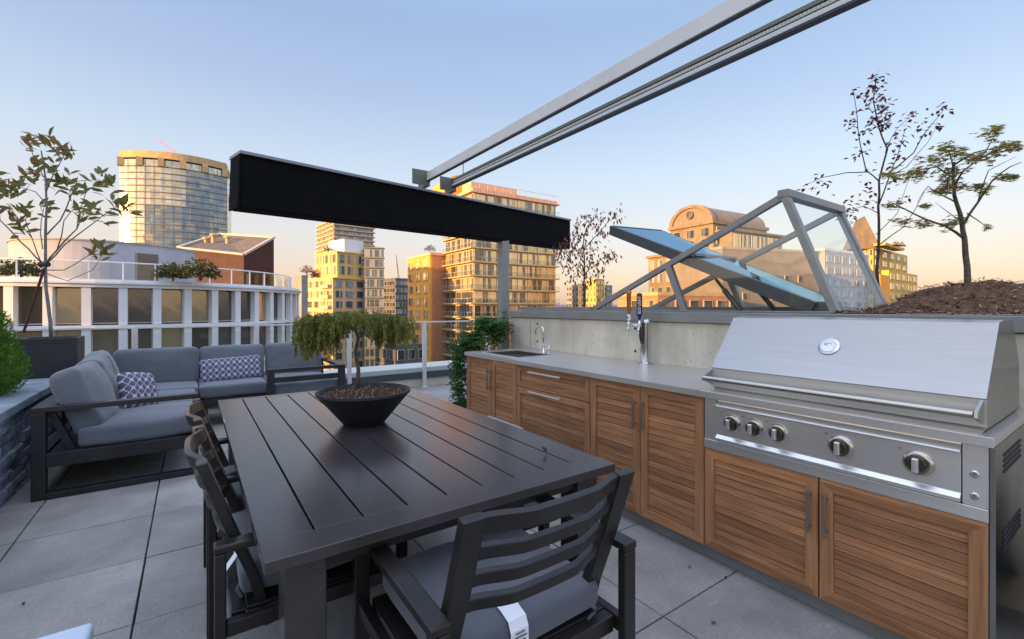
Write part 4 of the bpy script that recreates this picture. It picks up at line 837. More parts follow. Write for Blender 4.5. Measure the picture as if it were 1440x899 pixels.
fbox('floor_rail',rw,L,Xc+.076,Xd-.076,Yc+.001,Yc+.069,.001,.045); fbox('seat_rail',rw,L,Xc+.076,Xd-.076,Yc+.004,Yc+.05,.225,.325); fbox('upper_rail',rw,L,Xc+.076,Xd-.076,Yc+.004,Yc+.05,.50,.56)
fbox('back_rail',rw,L,Xd-.07,Xd,Yc+.072,7.05,.622,.660); fbox('seat_deck',rw,L,Xc+.08,Xd-.075,Yc+.072,7.05,.28,.32); fbox('leg',rw,L,Xd-.07,Xd,6.98,7.05,0,.62)
seatc(rw,L,.76,Xd-.08,Yc+.05,7.0,.33,.475,10)
backc(rw,L,.70,.47,.15,(1.15,6.86,.66),-1,-10,11)
# throw pillows
tp_=thing('lumbar_pillow','long navy and white trellis lumbar pillow lying on the middle sofa','pillow',(.40,6.62,.60)); o=cushion(tp_,tp_.location,.66,.29,.13,(.40,6.62,.605),0,-14,12,name='cover',mat_='trellis',ry=-3,p=5,e=.4)
tp_=thing('throw_pillow','square navy and white trellis throw pillow on the left sofa wing','pillow',(-.40,5.36,.6)); o=cushion(tp_,tp_.location,.31,.33,.14,(-.40,5.36,.615),42,-24,13,name='cover',mat_='trellis',ry=8,p=4,e=.45)
# ================================================================= CITY
GZ=-30
mb=MB(); mb.add([(-9000,-9000,GZ),(9000,-9000,GZ),(9000,9000,GZ),(-9000,9000,GZ)],[(0,1,2,3)]); M['ground']=noisy('city_ground',(.05,.05,.05),(.10,.10,.09),.02,.9); tag(mb.build('ground',M['ground']),kind='structure')
mb=MB(); vs=[]; n=160
for i in range(n+1):
    a=2*math.pi*i/n; hgt=60+110*max(0,N(Vector((a*2.2,3,0)))+.15)+30*N(Vector((a*9,1,0)))
    for z,r_ in ((GZ-5,5200),(GZ+hgt*.6,5600),(GZ+hgt,6000)): vs.append((r_*math.sin(a),r_*math.cos(a),z))
mb.add(vs,[(i*3+j,(i+1)*3+j,(i+1)*3+j+1,i*3+j+1) for i in range(n) for j in range(2)]); M['hill']=mat('hill_haze_blue',(.10,.12,.17),.95); tag(mb.build('hills',M['hill']),kind='structure')  # distance haze is put into the bluish hill colour
def bm(name,c1,c2,sc=.4,rough=.8,**k): M[name]=noisy(name,c1,c2,sc,rough,**k)
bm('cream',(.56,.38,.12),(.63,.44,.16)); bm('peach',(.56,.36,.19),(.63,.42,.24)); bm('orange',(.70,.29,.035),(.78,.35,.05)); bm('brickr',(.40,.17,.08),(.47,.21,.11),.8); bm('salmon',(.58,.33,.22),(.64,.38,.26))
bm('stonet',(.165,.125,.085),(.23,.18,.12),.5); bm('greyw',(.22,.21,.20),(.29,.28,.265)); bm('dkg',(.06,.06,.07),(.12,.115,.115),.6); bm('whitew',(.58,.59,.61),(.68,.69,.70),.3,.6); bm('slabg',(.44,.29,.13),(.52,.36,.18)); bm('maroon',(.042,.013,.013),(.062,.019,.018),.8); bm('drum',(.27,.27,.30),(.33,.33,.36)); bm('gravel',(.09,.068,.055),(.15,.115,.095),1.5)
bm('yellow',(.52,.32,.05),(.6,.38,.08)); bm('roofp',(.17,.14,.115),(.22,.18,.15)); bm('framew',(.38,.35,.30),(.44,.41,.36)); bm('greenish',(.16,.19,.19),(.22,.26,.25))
M['g_warm']=facade_glass('warm_window',(.08,.065,.045),(.62,.46,.22),.6,met=.45); M['g_cool']=facade_glass('cool_window',(.035,.05,.06),(.30,.32,.32),.4); M['g_dark']=facade_glass('dark_window',(.015,.018,.022),(.12,.12,.12),.2,1.7)
M['g_tower']=facade_glass('tower_glass',(.30,.28,.23),(.55,.46,.30),.5,2.0,(1.9,1.9,2.95),met=.6,bmp=.1); M['g_blue']=facade_glass('blue_glass',(.07,.10,.125),(.26,.26,.22),.25,2.0,(1.9,1.9,2.95),met=.35,bmp=.1); M['g_white']=facade_glass('bay_window',(.06,.055,.045),(.34,.28,.16),.45,1.9,met=.4,bmp=.05)
TF=[SY,CY]
def T2(p): 
    w=W(p[0],p[1]); return (w.x,w.y)
def bld(name,label,cat,c,grp=None): w=W(*c); return thing(name,label,cat,(w.x,w.y,GZ),grp)
def box4(pxc,D,a,pxr,pxl,back=None):
    """corner seen at pxc; right face runs at angle a to pxr, left face to pxl. returns footprint (view frame): corner, right, far, left"""
    u=(math.cos(R(a)),math.sin(R(a))); v=(-u[1],u[0]); rc=(pxc-720)/FP; c=(rc*D,D)
    rr=(pxr-720)/FP; t=(rr*D-c[0])/(u[0]-rr*u[1]); rl=(pxl-720)/FP; s=(rl*D-c[0])/(v[0]-rl*v[1])
    if back: s=back
    return c,(c[0]+u[0]*t,c[1]+u[1]*t),(c[0]+u[0]*t+v[0]*s,c[1]+u[1]*t+v[1]*s),(c[0]+v[0]*s,c[1]+v[1]*s)
def part(root,name,poly,z0,z1,m,mt=None,par=None,tagl=None):
    mb=MB(); mb.prism([T2(p) for p in poly],z0,z1,0,1 if mt else 0); return mb.build(name,[M[m]]+([M[mt]] if mt else []),par or root,root.location)
def grow(poly,e):
    cx=sum(p[0] for p in poly)/len(poly); cy=sum(p[1] for p in poly)/len(poly); out=[]
    for p in poly:
        d=math.hypot(p[0]-cx,p[1]-cy); out.append((p[0]+(p[0]-cx)/d*e*1.4,p[1]+(p[1]-cy)/d*e*1.4))
    return out
WC={}
def winmesh(w,h,fm,gm,nx,nz,fr=.07,dep=.05):
    k=(round(w,2),round(h,2),fm,gm,nx,nz)
    if k in WC: return WC[k]
    mb=MB(); mb.box(-w/2,w/2,-.10,-.02,-h/2,h/2,1)
    mb.box(-w/2-fr,-w/2,-.12,dep,-h/2-fr,h/2+fr); mb.box(w/2,w/2+fr,-.12,dep,-h/2-fr,h/2+fr); mb.box(-w/2,w/2,-.12,dep,h/2,h/2+fr); mb.box(-w/2,w/2,-.12,dep,-h/2-fr,-h/2)
    for i in range(1,nx): x=-w/2+w*i/nx; mb.box(x-fr*.35,x+fr*.35,-.019,dep*.7,-h/2,h/2)
    for i in range(1,nz): z=-h/2+h*i/nz; mb.box(-w/2,w/2,-.019,dep*.6,z-fr*.35,z+fr*.35)
    me=bpy.data.meshes.new('window'); me.from_pydata(mb.v,[],mb.f); me.materials.append(M[fm]); me.materials.append(M[gm]); me.polygons.foreach_set('material_index',mb.m); me.update(); WC[k]=(me,mb); return WC[k]
class Wins:
    def __init__(s,root): s.r=root; s.l=[]
    def face(s,a,b,z0,z1,nb,fl,w,h,fm='framew',gm='g_warm',nx=2,nz=1,skip=None,off=.06,zc=.5):
        A=Vector((*T2(a),0)); B=Vector((*T2(b),0)); d=(B-A); ln=d.length; d.normalize(); n=Vector((d.y,-d.x,0))
        if n.dot(A)>0: n=-n; 
        rz=math.atan2(n.y,n.x)-math.pi/2
        bw_=ln/nb; fh=(z1-z0)/fl; w=min(w*bw_ if w<=1 else w,bw_-.16); h=h*fh if h<=1 else h
        for f in range(fl):
            for i in range(nb):
                if skip and skip(i,f): continue
                p=A+d*(bw_*(i+.5)); s.l.append((Vector((p.x,p.y,z1-fh*(f+1)+fh*zc))+n*off,rz,winmesh(w,h,fm,gm,nx,nz)))
    def done(s,cap=99):
        s.l.sort(key=lambda q:-q[0].z)
        for pos,rz,(me,mb) in s.l[:cap]:
            o=bpy.data.objects.new('window',me); C.objects.link(o); o.parent=s.r; o.location=pos-s.r.location; o.rotation_euler=(0,0,rz+math.pi)
        if len(s.l)>cap:
            big=MB(); mats=[]
            for pos,rz,(me,mb) in s.l[cap:]:
                mx=Matrix.Translation(pos)@Matrix.Rotation(rz+math.pi,4,'Z'); o0=len(big.v); big.v+=[tuple(mx@Vector(v)) for v in mb.v]; big.f+=[tuple(o0+i for i in f) for f in mb.f]
                idx=[]
                for m_ in me.materials:
                    if m_ not in mats: mats.append(m_)
                    idx.append(mats.index(m_))
                big.m+=[idx[k] for k in mb.m]
            o=big.build('windows',mats,s.r,s.r.location); o['kind']='stuff'
# (window local +Y is the inward/outward axis; frames stick out both ways a little)
# ---- apartment block, right of centre
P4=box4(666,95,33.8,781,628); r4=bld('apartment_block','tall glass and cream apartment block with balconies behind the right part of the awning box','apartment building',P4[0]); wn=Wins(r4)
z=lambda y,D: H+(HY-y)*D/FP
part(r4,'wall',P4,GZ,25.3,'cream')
fh=2.9; nfl=14
for k in range(nfl):
    zz=25.3-fh*k
    part(r4,'balcony_slab',grow(P4,.75),zz-.12,zz+.13,'salmon' if k<2 else 'slabg')
    a=grow(P4,.68)
    for q0,q1 in ((0,1),(3,0)):
        p,q=Vector((*T2(a[q0]),0)),Vector((*T2(a[q1]),0)); 
        if k>0:
            mb=MB(); mb.bar(p+Vector((0,0,zz+.62)),q+Vector((0,0,zz+.62)),.03,.9,1); mb.bar(p+Vector((0,0,zz+1.1)),q+Vector((0,0,zz+1.1)),.06,.05,0)
            n_=9
            for i in range(n_+1): c=p+(q-p)*i/n_; mb.box(c.x-.03,c.x+.03,c.y-.03,c.y+.03,zz+.13,zz+1.1)
            mb.build('balcony_rail',[M['framew'],M['rglass']],r4,r4.location)
wn.face(P4[0],P4[1],25.2-fh*nfl,25.2,8,nfl,2.4,2.25,nx=3); wn.face(P4[3],P4[0],25.2-fh*nfl,25.2,5,nfl,2.5,2.25,nx=3); wn.done()
U=box4(655,98,33.8,727,640,12)
part(r4,'penthouse',box4(662,99,33.8,727,640,11),25.45,28.6,'salmon'); part(r4,'roof_parapet',grow(P4,.3),25.45,26.1,'salmon')
# half round roof over the penthouse
c0=box4(625,100,33.8,668,600,8); A_=Vector((*T2(c0[0]),0)); B_=Vector((*T2(c0[1]),0)); ax_=(B_-A_); bk_=Vector((*T2(c0[3]),0))-A_
mb=MB(); vs=[]; n=20
for i in range(n+1):
    a=math.pi*i/n; p=A_+ax_*(.5-.5*math.cos(a)); zz=25.6+5.2*math.sin(a)**.8; vs+= [(p.x,p.y,25.5),(p.x,p.y,zz),(p.x+bk_.x,p.y+bk_.y,zz)]
mb.add(vs,[(i*3,(i+1)*3,(i+1)*3+1,i*3+1) for i in range(n)]+[(i*3+1,(i+1)*3+1,(i+1)*3+2,i*3+2) for i in range(n)]); mb.build('curved_roof',M['orange'],r4,r4.location)
mb=MB(); p=A_+ax_*.6; mb.tube([(p.x,p.y,30),(p.x,p.y,33.5)],.12,6); mb.build('aerial',M['dkg'],r4,r4.location)
a=grow(P4,.6); p,q=Vector((*T2(a[0]),0)),Vector((*T2(a[1]),0)); mb=MB(); mb.bar(p+Vector((0,0,27.2)),q+Vector((0,0,27.2)),.06,.06)
for i in range(13): c=p+(q-p)*i/12; mb.box(c.x-.04,c.x+.04,c.y-.04,c.y+.04,25.5,27.2)
mb.build('roof_rail',M['framew'],r4,r4.location)
# ---- orange wing
u=(.831,.556); v=(-.556,.831); c=(-18.7,104.5); Pw=[c,(c[0]+u[0]*4.2,c[1]+u[1]*4.2),(c[0]+u[0]*4.2+v[0]*14,c[1]+u[1]*4.2+v[1]*14),(c[0]+v[0]*14,c[1]+v[1]*14)]
c_=[(Pw[1][0]-Pw[0][0])*.0,0]
rw_=bld('brick_apartment_wing','lower bright orange apartment wing with square windows left of the glass block','apartment building',c); wn=Wins(rw_)
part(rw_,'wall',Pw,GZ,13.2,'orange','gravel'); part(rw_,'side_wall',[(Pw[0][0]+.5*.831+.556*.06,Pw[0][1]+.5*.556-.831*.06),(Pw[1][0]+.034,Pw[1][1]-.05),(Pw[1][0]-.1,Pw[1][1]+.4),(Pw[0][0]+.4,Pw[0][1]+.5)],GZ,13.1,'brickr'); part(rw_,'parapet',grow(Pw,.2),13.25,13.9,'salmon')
wn.face(Pw[3],Pw[0],13-2.95*13,13,3,13,2.4,1.75,nx=2,nz=2); wn.done()
# plants on its roof
def far_bush(root_l,name,label,p,r,z,m='lfar',n=160,sz=.35):
    t=thing(name,label,'shrub',p); mb=MB()
    for k in range(n):
        d=Vector((rnd.gauss(0,1),rnd.gauss(0,1),abs(rnd.gauss(0,.8)))).normalized()*r*rnd.uniform(.5,1); mb.leaf(p+Vector((0,0,z))+d,Vector((rnd.uniform(-1,1),rnd.uniform(-1,1),rnd.uniform(-.3,1))),Vector((rnd.uniform(-1,1),rnd.uniform(-1,1),1)),sz,sz*.6,0,.2)
    mb.build('foliage',M[m],t,p); mb=MB(); mb.tube([p,p+Vector((0,0,z+r*.4))],.05*r+.03,6); mb.build('stem',M['barkd'],t,p)
    return t
w0=W(-19.5,108.5,13.92); far_bush(None,'roof_shrub','dark shrubs on the flat roof of the orange apartment wing',w0,1.5,.8)
# ---- cream building with peach front
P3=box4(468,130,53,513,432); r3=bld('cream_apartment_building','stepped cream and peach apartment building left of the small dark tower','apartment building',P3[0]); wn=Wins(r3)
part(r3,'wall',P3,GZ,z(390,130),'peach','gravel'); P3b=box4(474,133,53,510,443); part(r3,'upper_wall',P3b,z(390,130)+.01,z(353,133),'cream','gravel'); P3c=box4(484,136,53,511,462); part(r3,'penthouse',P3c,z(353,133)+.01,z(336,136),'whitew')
zt3=z(390,130); wn.face(P3[0],P3[1],zt3-3*12,zt3-.3,3,12,.62,.62,nx=2,gm='g_cool'); wn.face(P3[3],P3[0],zt3-3*12,zt3-.3,4,12,.6,.6,nx=2,gm='g_warm')
z2=z(353,133); wn.face(P3b[0],P3b[1],zt3+.6,z2-.4,3,2,.6,.7,gm='g_cool'); wn.face(P3b[3],P3b[0],zt3+.6,z2-.4,3,2,.6,.7); wn.done()
part(r3,'cornice',grow(P3,.35),zt3-.35,zt3+.004,'cream'); part(r3,'cornice',grow(P3b,.3),z2-.3,z2+.004,'peach')
for k in range(1,11):
    zz=zt3-3*k; A_=Vector((*T2(P3[3]),0)); B_=Vector((*T2(P3[0]),0)); nrm_=Vector((-.8,-.6,0))
    aa=(P3[3][0]+(P3[0][0]-P3[3][0])*.62,P3[3][1]+(P3[0][1]-P3[3][1])*.62); bb=(P3[3][0]+(P3[0][0]-P3[3][0])*.95,P3[3][1]+(P3[0][1]-P3[3][1])*.95); o1=(-.6*1.2,-.8*1.2)
    part(r3,'balcony',[aa,bb,(bb[0]+o1[0],bb[1]+o1[1]),(aa[0]+o1[0],aa[1]+o1[1])],zz-.1,zz+.9,'salmon')
far_bush(None,'roof_tree','dark red round shrub on the terrace of the cream building',W(*P3[3],zt3+.01)+Vector((3.5,0,0)),2.6,.5,'lred',500,.7)
far_bush(None,'roof_shrub','green shrubs on the upper roof of the cream building',W(P3b[3][0]+5,P3b[3][1]-2,z2+.01),1.3,.6,'lfar',120,.45)
# glass wing
Pg=box4(513,136,20,540,505,10); rg=bld('glass_apartment_wing','grey green glass apartment slab attached to the right of the cream building','apartment building',Pg[0]); wn=Wins(rg)
zg=z(347,136); part(rg,'wall',Pg,GZ,zg,'greenish'); wn.face(Pg[0],Pg[1],zg-3*17,zg-.4,4,17,.86,.72,gm='g_cool',nx=2); wn.done()
for k in range(17): part(rg,'floor_slab',grow(Pg,.35),zg-3*k-.35,zg-3*k-.15,'greyw')
# tower behind
Pt=box4(470,300,40,525,446); rt=bld('residential_tower','distant brown residential tower whose top passes behind the awning box','tower',Pt[0]); wn=Wins(rt)
zt=z(309,300); part(rt,'wall',Pt,GZ,zt,'greyw')
for k in range(22): part(rt,'balcony_slab',grow(Pt,1.1),zt-3*k-.5,zt-3*k+.3,'peach')
wn.face(Pt[0],Pt[1],zt-3*22,zt-.5,7,22,.85,.55,gm='g_cool'); wn.face(Pt[3],Pt[0],zt-3*22,zt-.5,4,22,.8,.55); wn.done()
# small dark tower
Pd=box4(556,200,45,575,540); rd=bld('dark_office_block','small dark brown office block between the cream and the orange buildings','office building',Pd[0]); wn=Wins(rd)
zd=z(391,200); part(rd,'wall',Pd,GZ,zd,'dkg'); wn.face(Pd[0],Pd[1],zd-3.2*13,zd-.6,4,13,.8,.55,gm='g_cool'); wn.face(Pd[3],Pd[0],zd-3.2*13,zd-.6,4,13,.8,.55,gm='g_dark'); wn.done()
Pe=box4(556,85,40,600,528); re_=bld('low_brick_block','low dark brick block seen below the bonsai crown between the buildings','building',Pe[0]); wn=Wins(re_)
ze=z(486,85); part(re_,'wall',Pe,GZ,ze,'dkg','gravel'); wn.face(Pe[0],Pe[1],ze-3*6,ze-.4,3,6,.6,.6,gm='g_dark'); wn.face(Pe[3],Pe[0],ze-3*6,ze-.4,3,6,.6,.6,gm='g_dark'); wn.done()
# grey pillar building beside the white one
Pp=box4(424,75,40,433,414); rp=bld('grey_stair_tower','narrow grey concrete block with small roof trees beside the curved white building','building',Pp[0]); part(rp,'wall',Pp,GZ,z(387,75),'greyw','gravel')
w0=W(-34.3,76.5,z(387,75)); far_bush(None,'roof_tree','dark little tree on top of the narrow grey block',w0,1.2,.5,'lrust',140,.35)
def crane(name,label,a,b,D,cab=None):
    p=PD(a[0],a[1],D); q=PD(b[0],b[1],D); t=thing(name,label,'crane',q); d=q-p; mb=MB(); s=D/FP*1.0
    nrm=Vector((0,0,1)).cross(d).normalized(); o1=d.cross(nrm).normalized()*s*1.2
    mb.tube([p,q+o1*.5],s*.33,4); mb.tube([p+o1*.1,q-o1],s*.33,4); n=9
    for i in range(n):
        e=p+d*(i/n); f=p+d*((i+1)/n); mb.tube([e+o1*.5*(i%2),f-o1*(i%2==0)*(i+1)/n],s*.2,3)
    mb.build('boom',M['crane'],t,q)
    if cab:
        c=PD(cab[0],cab[1],D); mb=MB(); mb.box(c.x-s*4,c.x+s*4,c.y-s*3,c.y+s*3,c.z-s*4,c.z+s*4); mb.bar(c,q,s,s); mb.build('cab',M['crane'],t,q)
    mb=MB(); zb=q.z-60; mb.bar(q+Vector((0,0,-s*2)),Vector((q.x,q.y,GZ)),s*1.6,s*1.6); mb.build('mast',M['crane'],t,q)
M['crane']=mat('crane_red',(.55,.08,.08),.5)
crane('tower_crane','red luffing crane boom showing above the round glass tower',(219,195),(247,214),250)
crane('tower_crane','red crane with its cab to the right of the round glass tower',(324,259),(320,283),245,(323,281))
crane('tower_crane','thin distant crane left of the orange apartment wing',(557,358),(561,392),300)
# ---- round glass tower
zT=z(212,210); rr1=bld('round_glass_tower','curved golden glass high rise at the left under the red crane','tower',(-165,215))
Lp=Vector((-180.3,210,0)); Rp=Vector((-143,229,0)); ch_=Rp-Lp; nb_=Vector((ch_.y,-ch_.x,0)).normalized()
def arcp(t,off=0): 
    b=4*t*(1-t)*7.5; p=Lp+ch_*t+nb_*(b+off); return (p.x,p.y)
arc=[arcp(i/20) for i in range(21)]; back=[(Rp.x-nb_.x*26,Rp.y-nb_.y*26),(Lp.x-nb_.x*20,Lp.y-nb_.y*20)]
part(rr1,'curtain_wall',arc+back,GZ,zT-4,'g_tower','greyw')
part(rr1,'blue_glazing',[arcp(i/40,.12) for i in range(25,41)]+[arcp(i/40,-.5) for i in range(40,24,-1)],GZ,zT-7.2,'g_blue')
part(rr1,'blue_glazing',[arcp(i/40,.12) for i in range(10,26)]+[arcp(i/40,-.5) for i in range(25,9,-1)],GZ,zT-25,'g_blue')
for k in range(36):
    zz=zT-7-2.95*k; part(rr1,'floor_slab',[arcp(i/20,.5) for i in range(21)]+back,zz-.25,zz+.1,'stonet')
part(rr1,'crown',[arcp(i/20,.2) for i in range(21)]+back,zT-3.2,zT,'slabg'); part(rr1,'crown_recess',[arcp(i/20,-1.5) for i in range(1,20)]+back,zT-6.9,zT-3.2,'g_dark')
for i in range(0,21,4):
    q=arcp(min(.985,max(.015,i/20)),.1); mb=MB(); w=W(*q); mb.box(w.x-1.2,w.x+1.2,w.y-1.2,w.y+1.2,zT-7,zT-3.1); mb.build('crown_pier',M['slabg'],rr1,rr1.location)
for i in range(1,60):
    if i%5: continue
    q=arcp(i/60,.25); w=W(*q); mb=MB(); mb.box(w.x-.08,w.x+.08,w.y-.08,w.y+.08,GZ,zT-4.2); mb.build('mullion',M['framew'],rr1,rr1.location)
part(rr1,'side_fin',[(Rp.x-1,Rp.y),(Rp.x+.8,Rp.y+.3),(Rp.x-8,Rp.y+14),(Rp.x-9,Rp.y+13)],GZ,zT-1,'g_tower')
# ---- curved white building
cc=(-37,43.5); RB=15.1; rb=bld('curved_white_building','curved white low building with tall windows between white fins at the left','building',cc)
def circ(r,c=cc,n=72): return [(c[0]+r*math.cos(2*math.pi*i/n),c[1]+r*math.sin(2*math.pi*i/n)) for i in range(n)]
part(rb,'wall',circ(RB-.55),GZ,3.1,'g_dark')
for z0,z1,r_ in ((2.72,3.28,RB+.15),(-.12,.12,RB+.2),(-3.35,-3.1,RB+.2),(-4.4,-3.36,RB-.1),(-7.3,-6.6,RB+.1)): part(rb,'slab_band',circ(r_),z0,z1,'whitew')
mb=MB(); 
part(rb,'roof_edge',circ(RB+.3),2.96,3.10,'whitew')
base=math.atan2(-cc[1],-cc[0]); pitch=R(7.2)
fin0=MB(); fin0.box(-.75,.06,-.24,.24,-1.4,1.4); fm=fin0.build('fin',M['whitew'],rb); g0=MB(); g0.box(-.02,.02,-.70,.70,-1.3,1.3,1)
for s_ in (-1,1): g0.box(-.04,.05,s_*.70-.05 if s_>0 else -.75,.75 if s_>0 else -.65,-1.3,1.3,0)
g0.box(-.03,.04,-.66,.66,-.03-1.27,-1.24,0)
gm_=g0.build('window',[M['framew'],M['g_white']],rb)
Vb=rb.location; first=True
for lev,(za,zb2) in enumerate(((.13,2.71),(-3.09,-.13),(-6.59,-4.41))):
    zc=(za+zb2)/2; sc=(zb2-za)/2.8
    for k in range(-14,15):
        a=base+pitch*k; p=W(cc[0]+RB*math.cos(a),cc[1]+RB*math.sin(a),zc); dirw=W(math.cos(a),math.sin(a)); rz=math.atan2(dirw.y,dirw.x)
        f=fm if first else fm.copy(); 
        if not first: C.objects.link(f)
        f.parent=rb; f.location=p-Vb; f.rotation_euler=(0,0,rz); f.scale=(1,1,sc)
        if k<14:
            a=base+pitch*(k+.5); p=W(cc[0]+(RB-.42)*math.cos(a),cc[1]+(RB-.42)*math.sin(a),zc); dirw=W(math.cos(a),math.sin(a)); rz=math.atan2(dirw.y,dirw.x)
            g_=gm_ if first else gm_.copy()
            if not first: C.objects.link(g_)
            g_.parent=rb; g_.location=p-Vb; g_.rotation_euler=(0,0,rz); g_.scale=(1,1,sc)
        first=False
# roof railing and penthouse
rp_=RB-.7
for k in range(-12,13):
    a=base+pitch*k*1.0; p=W(cc[0]+rp_*math.cos(a),cc[1]+rp_*math.sin(a)); mb=MB(); mb.box(p.x-.04,p.x+.04,p.y-.04,p.y+.04,3.28,4.5); mb.build('rail_post',M['whitew'],rb,Vb)
mb=MB(); pts=[W(cc[0]+rp_*math.cos(base+pitch*k/2),cc[1]+rp_*math.sin(base+pitch*k/2),4.52) for k in range(-28,29)]; mb.tube(pts,.05,6); mb.build('rail_top',M['whitew'],rb,Vb)
mb=MB()
for a,b in zip(pts,pts[1:]): mb.bar(a-Vector((0,0,.62)),b-Vector((0,0,.62)),.02,1.1)
mb.build('rail_glass',M['rglass'],rb,Vb)
part(rb,'penthouse',circ(6.5,(-37.6,42.9)),3.1,6.75,'drum'); part(rb,'penthouse_roof',circ(6.6,(-37.6,42.9)),6.76,6.88,'greyw')
a=base-.09; ph=circ(6.55,(-37.6,42.9),72); ii=[i for i in range(72) if 0<=((2*math.pi*i/72-(base+.20))%(2*math.pi))<.32]
part(rb,'penthouse_window',[ph[i] for i in ii]+[(-37.6+6.2*math.cos(2*math.pi*i/72),42.9+6.2*math.sin(2*math.pi*i/72)) for i in reversed(ii)],3.6,6.0,'g_dark')
for (x,y,r_,l) in ((243,378,1.2,'left dark round shrub on the roof terrace of the curved building'),(281,374,1.5,'right dark round shrub on the roof terrace of the curved building'),(30,378,1.3,'round shrub at the far left of the curved building roof')):
    p=PD(x,y,34 if x>100 else 32); p.z=3.29; far_bush(None,'roof_shrub',l,p,r_*.95,.25,'lfar',700,.26)
# maroon wedge building
rm=bld('maroon_building','dark red brick building with a sloping gravel roof behind the curved white building','building',(-50,82))
q=[(-44,75,z(359,75)),(-42.7,82,z(335,82)),(-58.8,92,z(330,92)),(-57,78,z(349,78))]
mb=MB(); vs=[tuple(W(a,b,GZ)) for a,b,c_ in q]+[tuple(W(a,b,c_)) for a,b,c_ in q]; mb.add(vs,[(0,1,5,4),(1,2,6,5),(2,3,7,6),(3,0,4,7)],0); mb.add(vs[4:],[(0,1,2,3)],1); mb.build('wall',[M['maroon'],M['gravel']],rm,rm.location)
mb=MB(); tp4=[W(a,b,c_+.12) for a,b,c_ in q]
for i in range(4): mb.bar(tp4[i],tp4[(i+1)%4],.5,.35)
mb.build('roof_edge',M['framew'],rm,rm.location)
wn=Wins(rm); wn.face(q[0][:2],q[1][:2],2,8.6,4,1,.6,3.2,gm='g_dark',fm='maroon',nx=1); wn.done()
for i,(px,y) in enumerate(((290,345),(300,340),(320,343))):
    p=PD(px,y,84); mb=MB(); mb.lathe([(.35,-1.6),(.35,1),(.6,1.05),(.6,1.4),(0,1.6)],p,10); mb.build('roof_vent',M['slabg'],rm,rm.location)
# ---- right side
Pv=box4(1003,110,30,1078,943); rv=bld('domed_hall','stone building with a half round gable and barrel roof behind the skylight','building',Pv[0]); wn=Wins(rv)
zs=z(310,110); part(rv,'wall',Pv,GZ,zs,'stonet'); part(rv,'cornice',grow(Pv,.5),zs-.7,zs+.1,'stonet')
A_=Vector((*T2(Pv[3]),0)); B_=Vector((*T2(Pv[0]),0)); bkv=Vector((*T2(Pv[1]),0))-B_; ax_=B_-A_; nv=Vector((ax_.y,-ax_.x,0)).normalized(); nv=-nv if nv.dot(A_)>0 else nv
def arch(mb,r0,r1,off,dep,m=0,n=24):
    vs=[]
    for i in range(n+1):
        a=math.pi*i/n
        for rr_ in (r0,r1):
            p=A_+ax_*(.5-.5*rr_*math.cos(a))+nv*off; zz=zs+.1+4.6*rr_*math.sin(a); vs+= [(p.x,p.y,zz),(p.x+dep.x,p.y+dep.y,zz)]
    fs=[]
    for i in range(n):
        k=i*4; fs+=[(k,k+4,k+6,k+2),(k+2,k+6,k+7,k+3),(k+1,k+3,k+7,k+5),(k,k+1,k+5,k+4)]
    mb.add(vs,fs,m)
mb=MB(); arch(mb,.0,.96,0,bkv,0); mb.build('barrel_roof',M['roofp'],rv,rv.location)
mb=MB(); arch(mb,.86,1.02,.5,-nv*1.2,0); mb.build('gable_arch',M['stonet'],rv,rv.location)
mb=MB(); cpos=A_+ax_*.5+nv*.3; mxr=Matrix((ax_.normalized(),Vector((0,0,1)),nv)).transposed(); mb.lathe([(1.0,0),(1.0,.3),(.7,.3),(.7,.1),(0,.1)],Vector((cpos.x,cpos.y,zs+2.3)),20,mx=mxr); mb.build('round_vent',M['dkg'],rv,rv.location)
wn.face(Pv[3],Pv[0],zs-6.6,zs-1.2,3,2,.5,.75,gm='g_dark',nx=2,nz=2); wn.face(Pv[0],Pv[1],zs-6,zs-1,5,2,.45,.6,gm='g_dark')
Pv2=box4(1000,104,30,1108,912); zv=z(350,104); part(rv,'lower_wall',Pv2,GZ,zv,'stonet','gravel'); part(rv,'lower_cornice',grow(Pv2,.5),zv-.5,zv+.1,'stonet')
Pv3=box4(1030,108,30,1100,990); part(rv,'terrace_wall',Pv3,zv,z(325,108),'stonet','gravel'); part(rv,'terrace_roof',grow(Pv3,1.2),z(325,108),z(325,108)+.5,'stonet')
wn.face(Pv2[3],Pv2[0],zv-3.6*5,zv-.6,7,5,.5,.6,gm='g_cool',nx=2,nz=2); wn.face(Pv2[0],Pv2[1],zv-3.6*5,zv-.6,6,5,.5,.6,gm='g_warm'); wn.face(Pv3[0],Pv3[1],zv+.5,z(325,108)-.2,6,1,.7,.8); wn.done()
Pq=box4(1016,88,18,1152,985,14); rq=bld('grey_block','plain grey rendered block seen through the skylight glass','building',Pq[0]); wn=Wins(rq)
zq=z(350,88); part(rq,'wall',Pq,GZ,zq,'roofp','gravel'); part(rq,'parapet',grow(Pq,.15),zq-.01,zq+.5,'greyw'); wn.face(Pq[0],Pq[1],zq-11,zq-3.6,7,2,.3,.35,gm='g_dark',skip=lambda i,f:(i+f)%3==0); wn.done()
Pr=box4(925,70,25,1040,868); rr2=bld('low_orange_brick_building','low brick building right behind the beer tap handles','building',Pr[0]); wn=Wins(rr2)
zr=z(413,70); part(rr2,'wall',Pr,GZ,zr,'brickr','gravel'); part(rr2,'parapet',grow(Pr,.12),zr-.3,zr+.25,'slabg'); wn.face(Pr[0],Pr[1],zr-9,zr-.4,6,3,.6,.55,gm='g_dark'); wn.face(Pr[3],Pr[0],zr-9,zr-.4,3,3,.6,.55); wn.done()
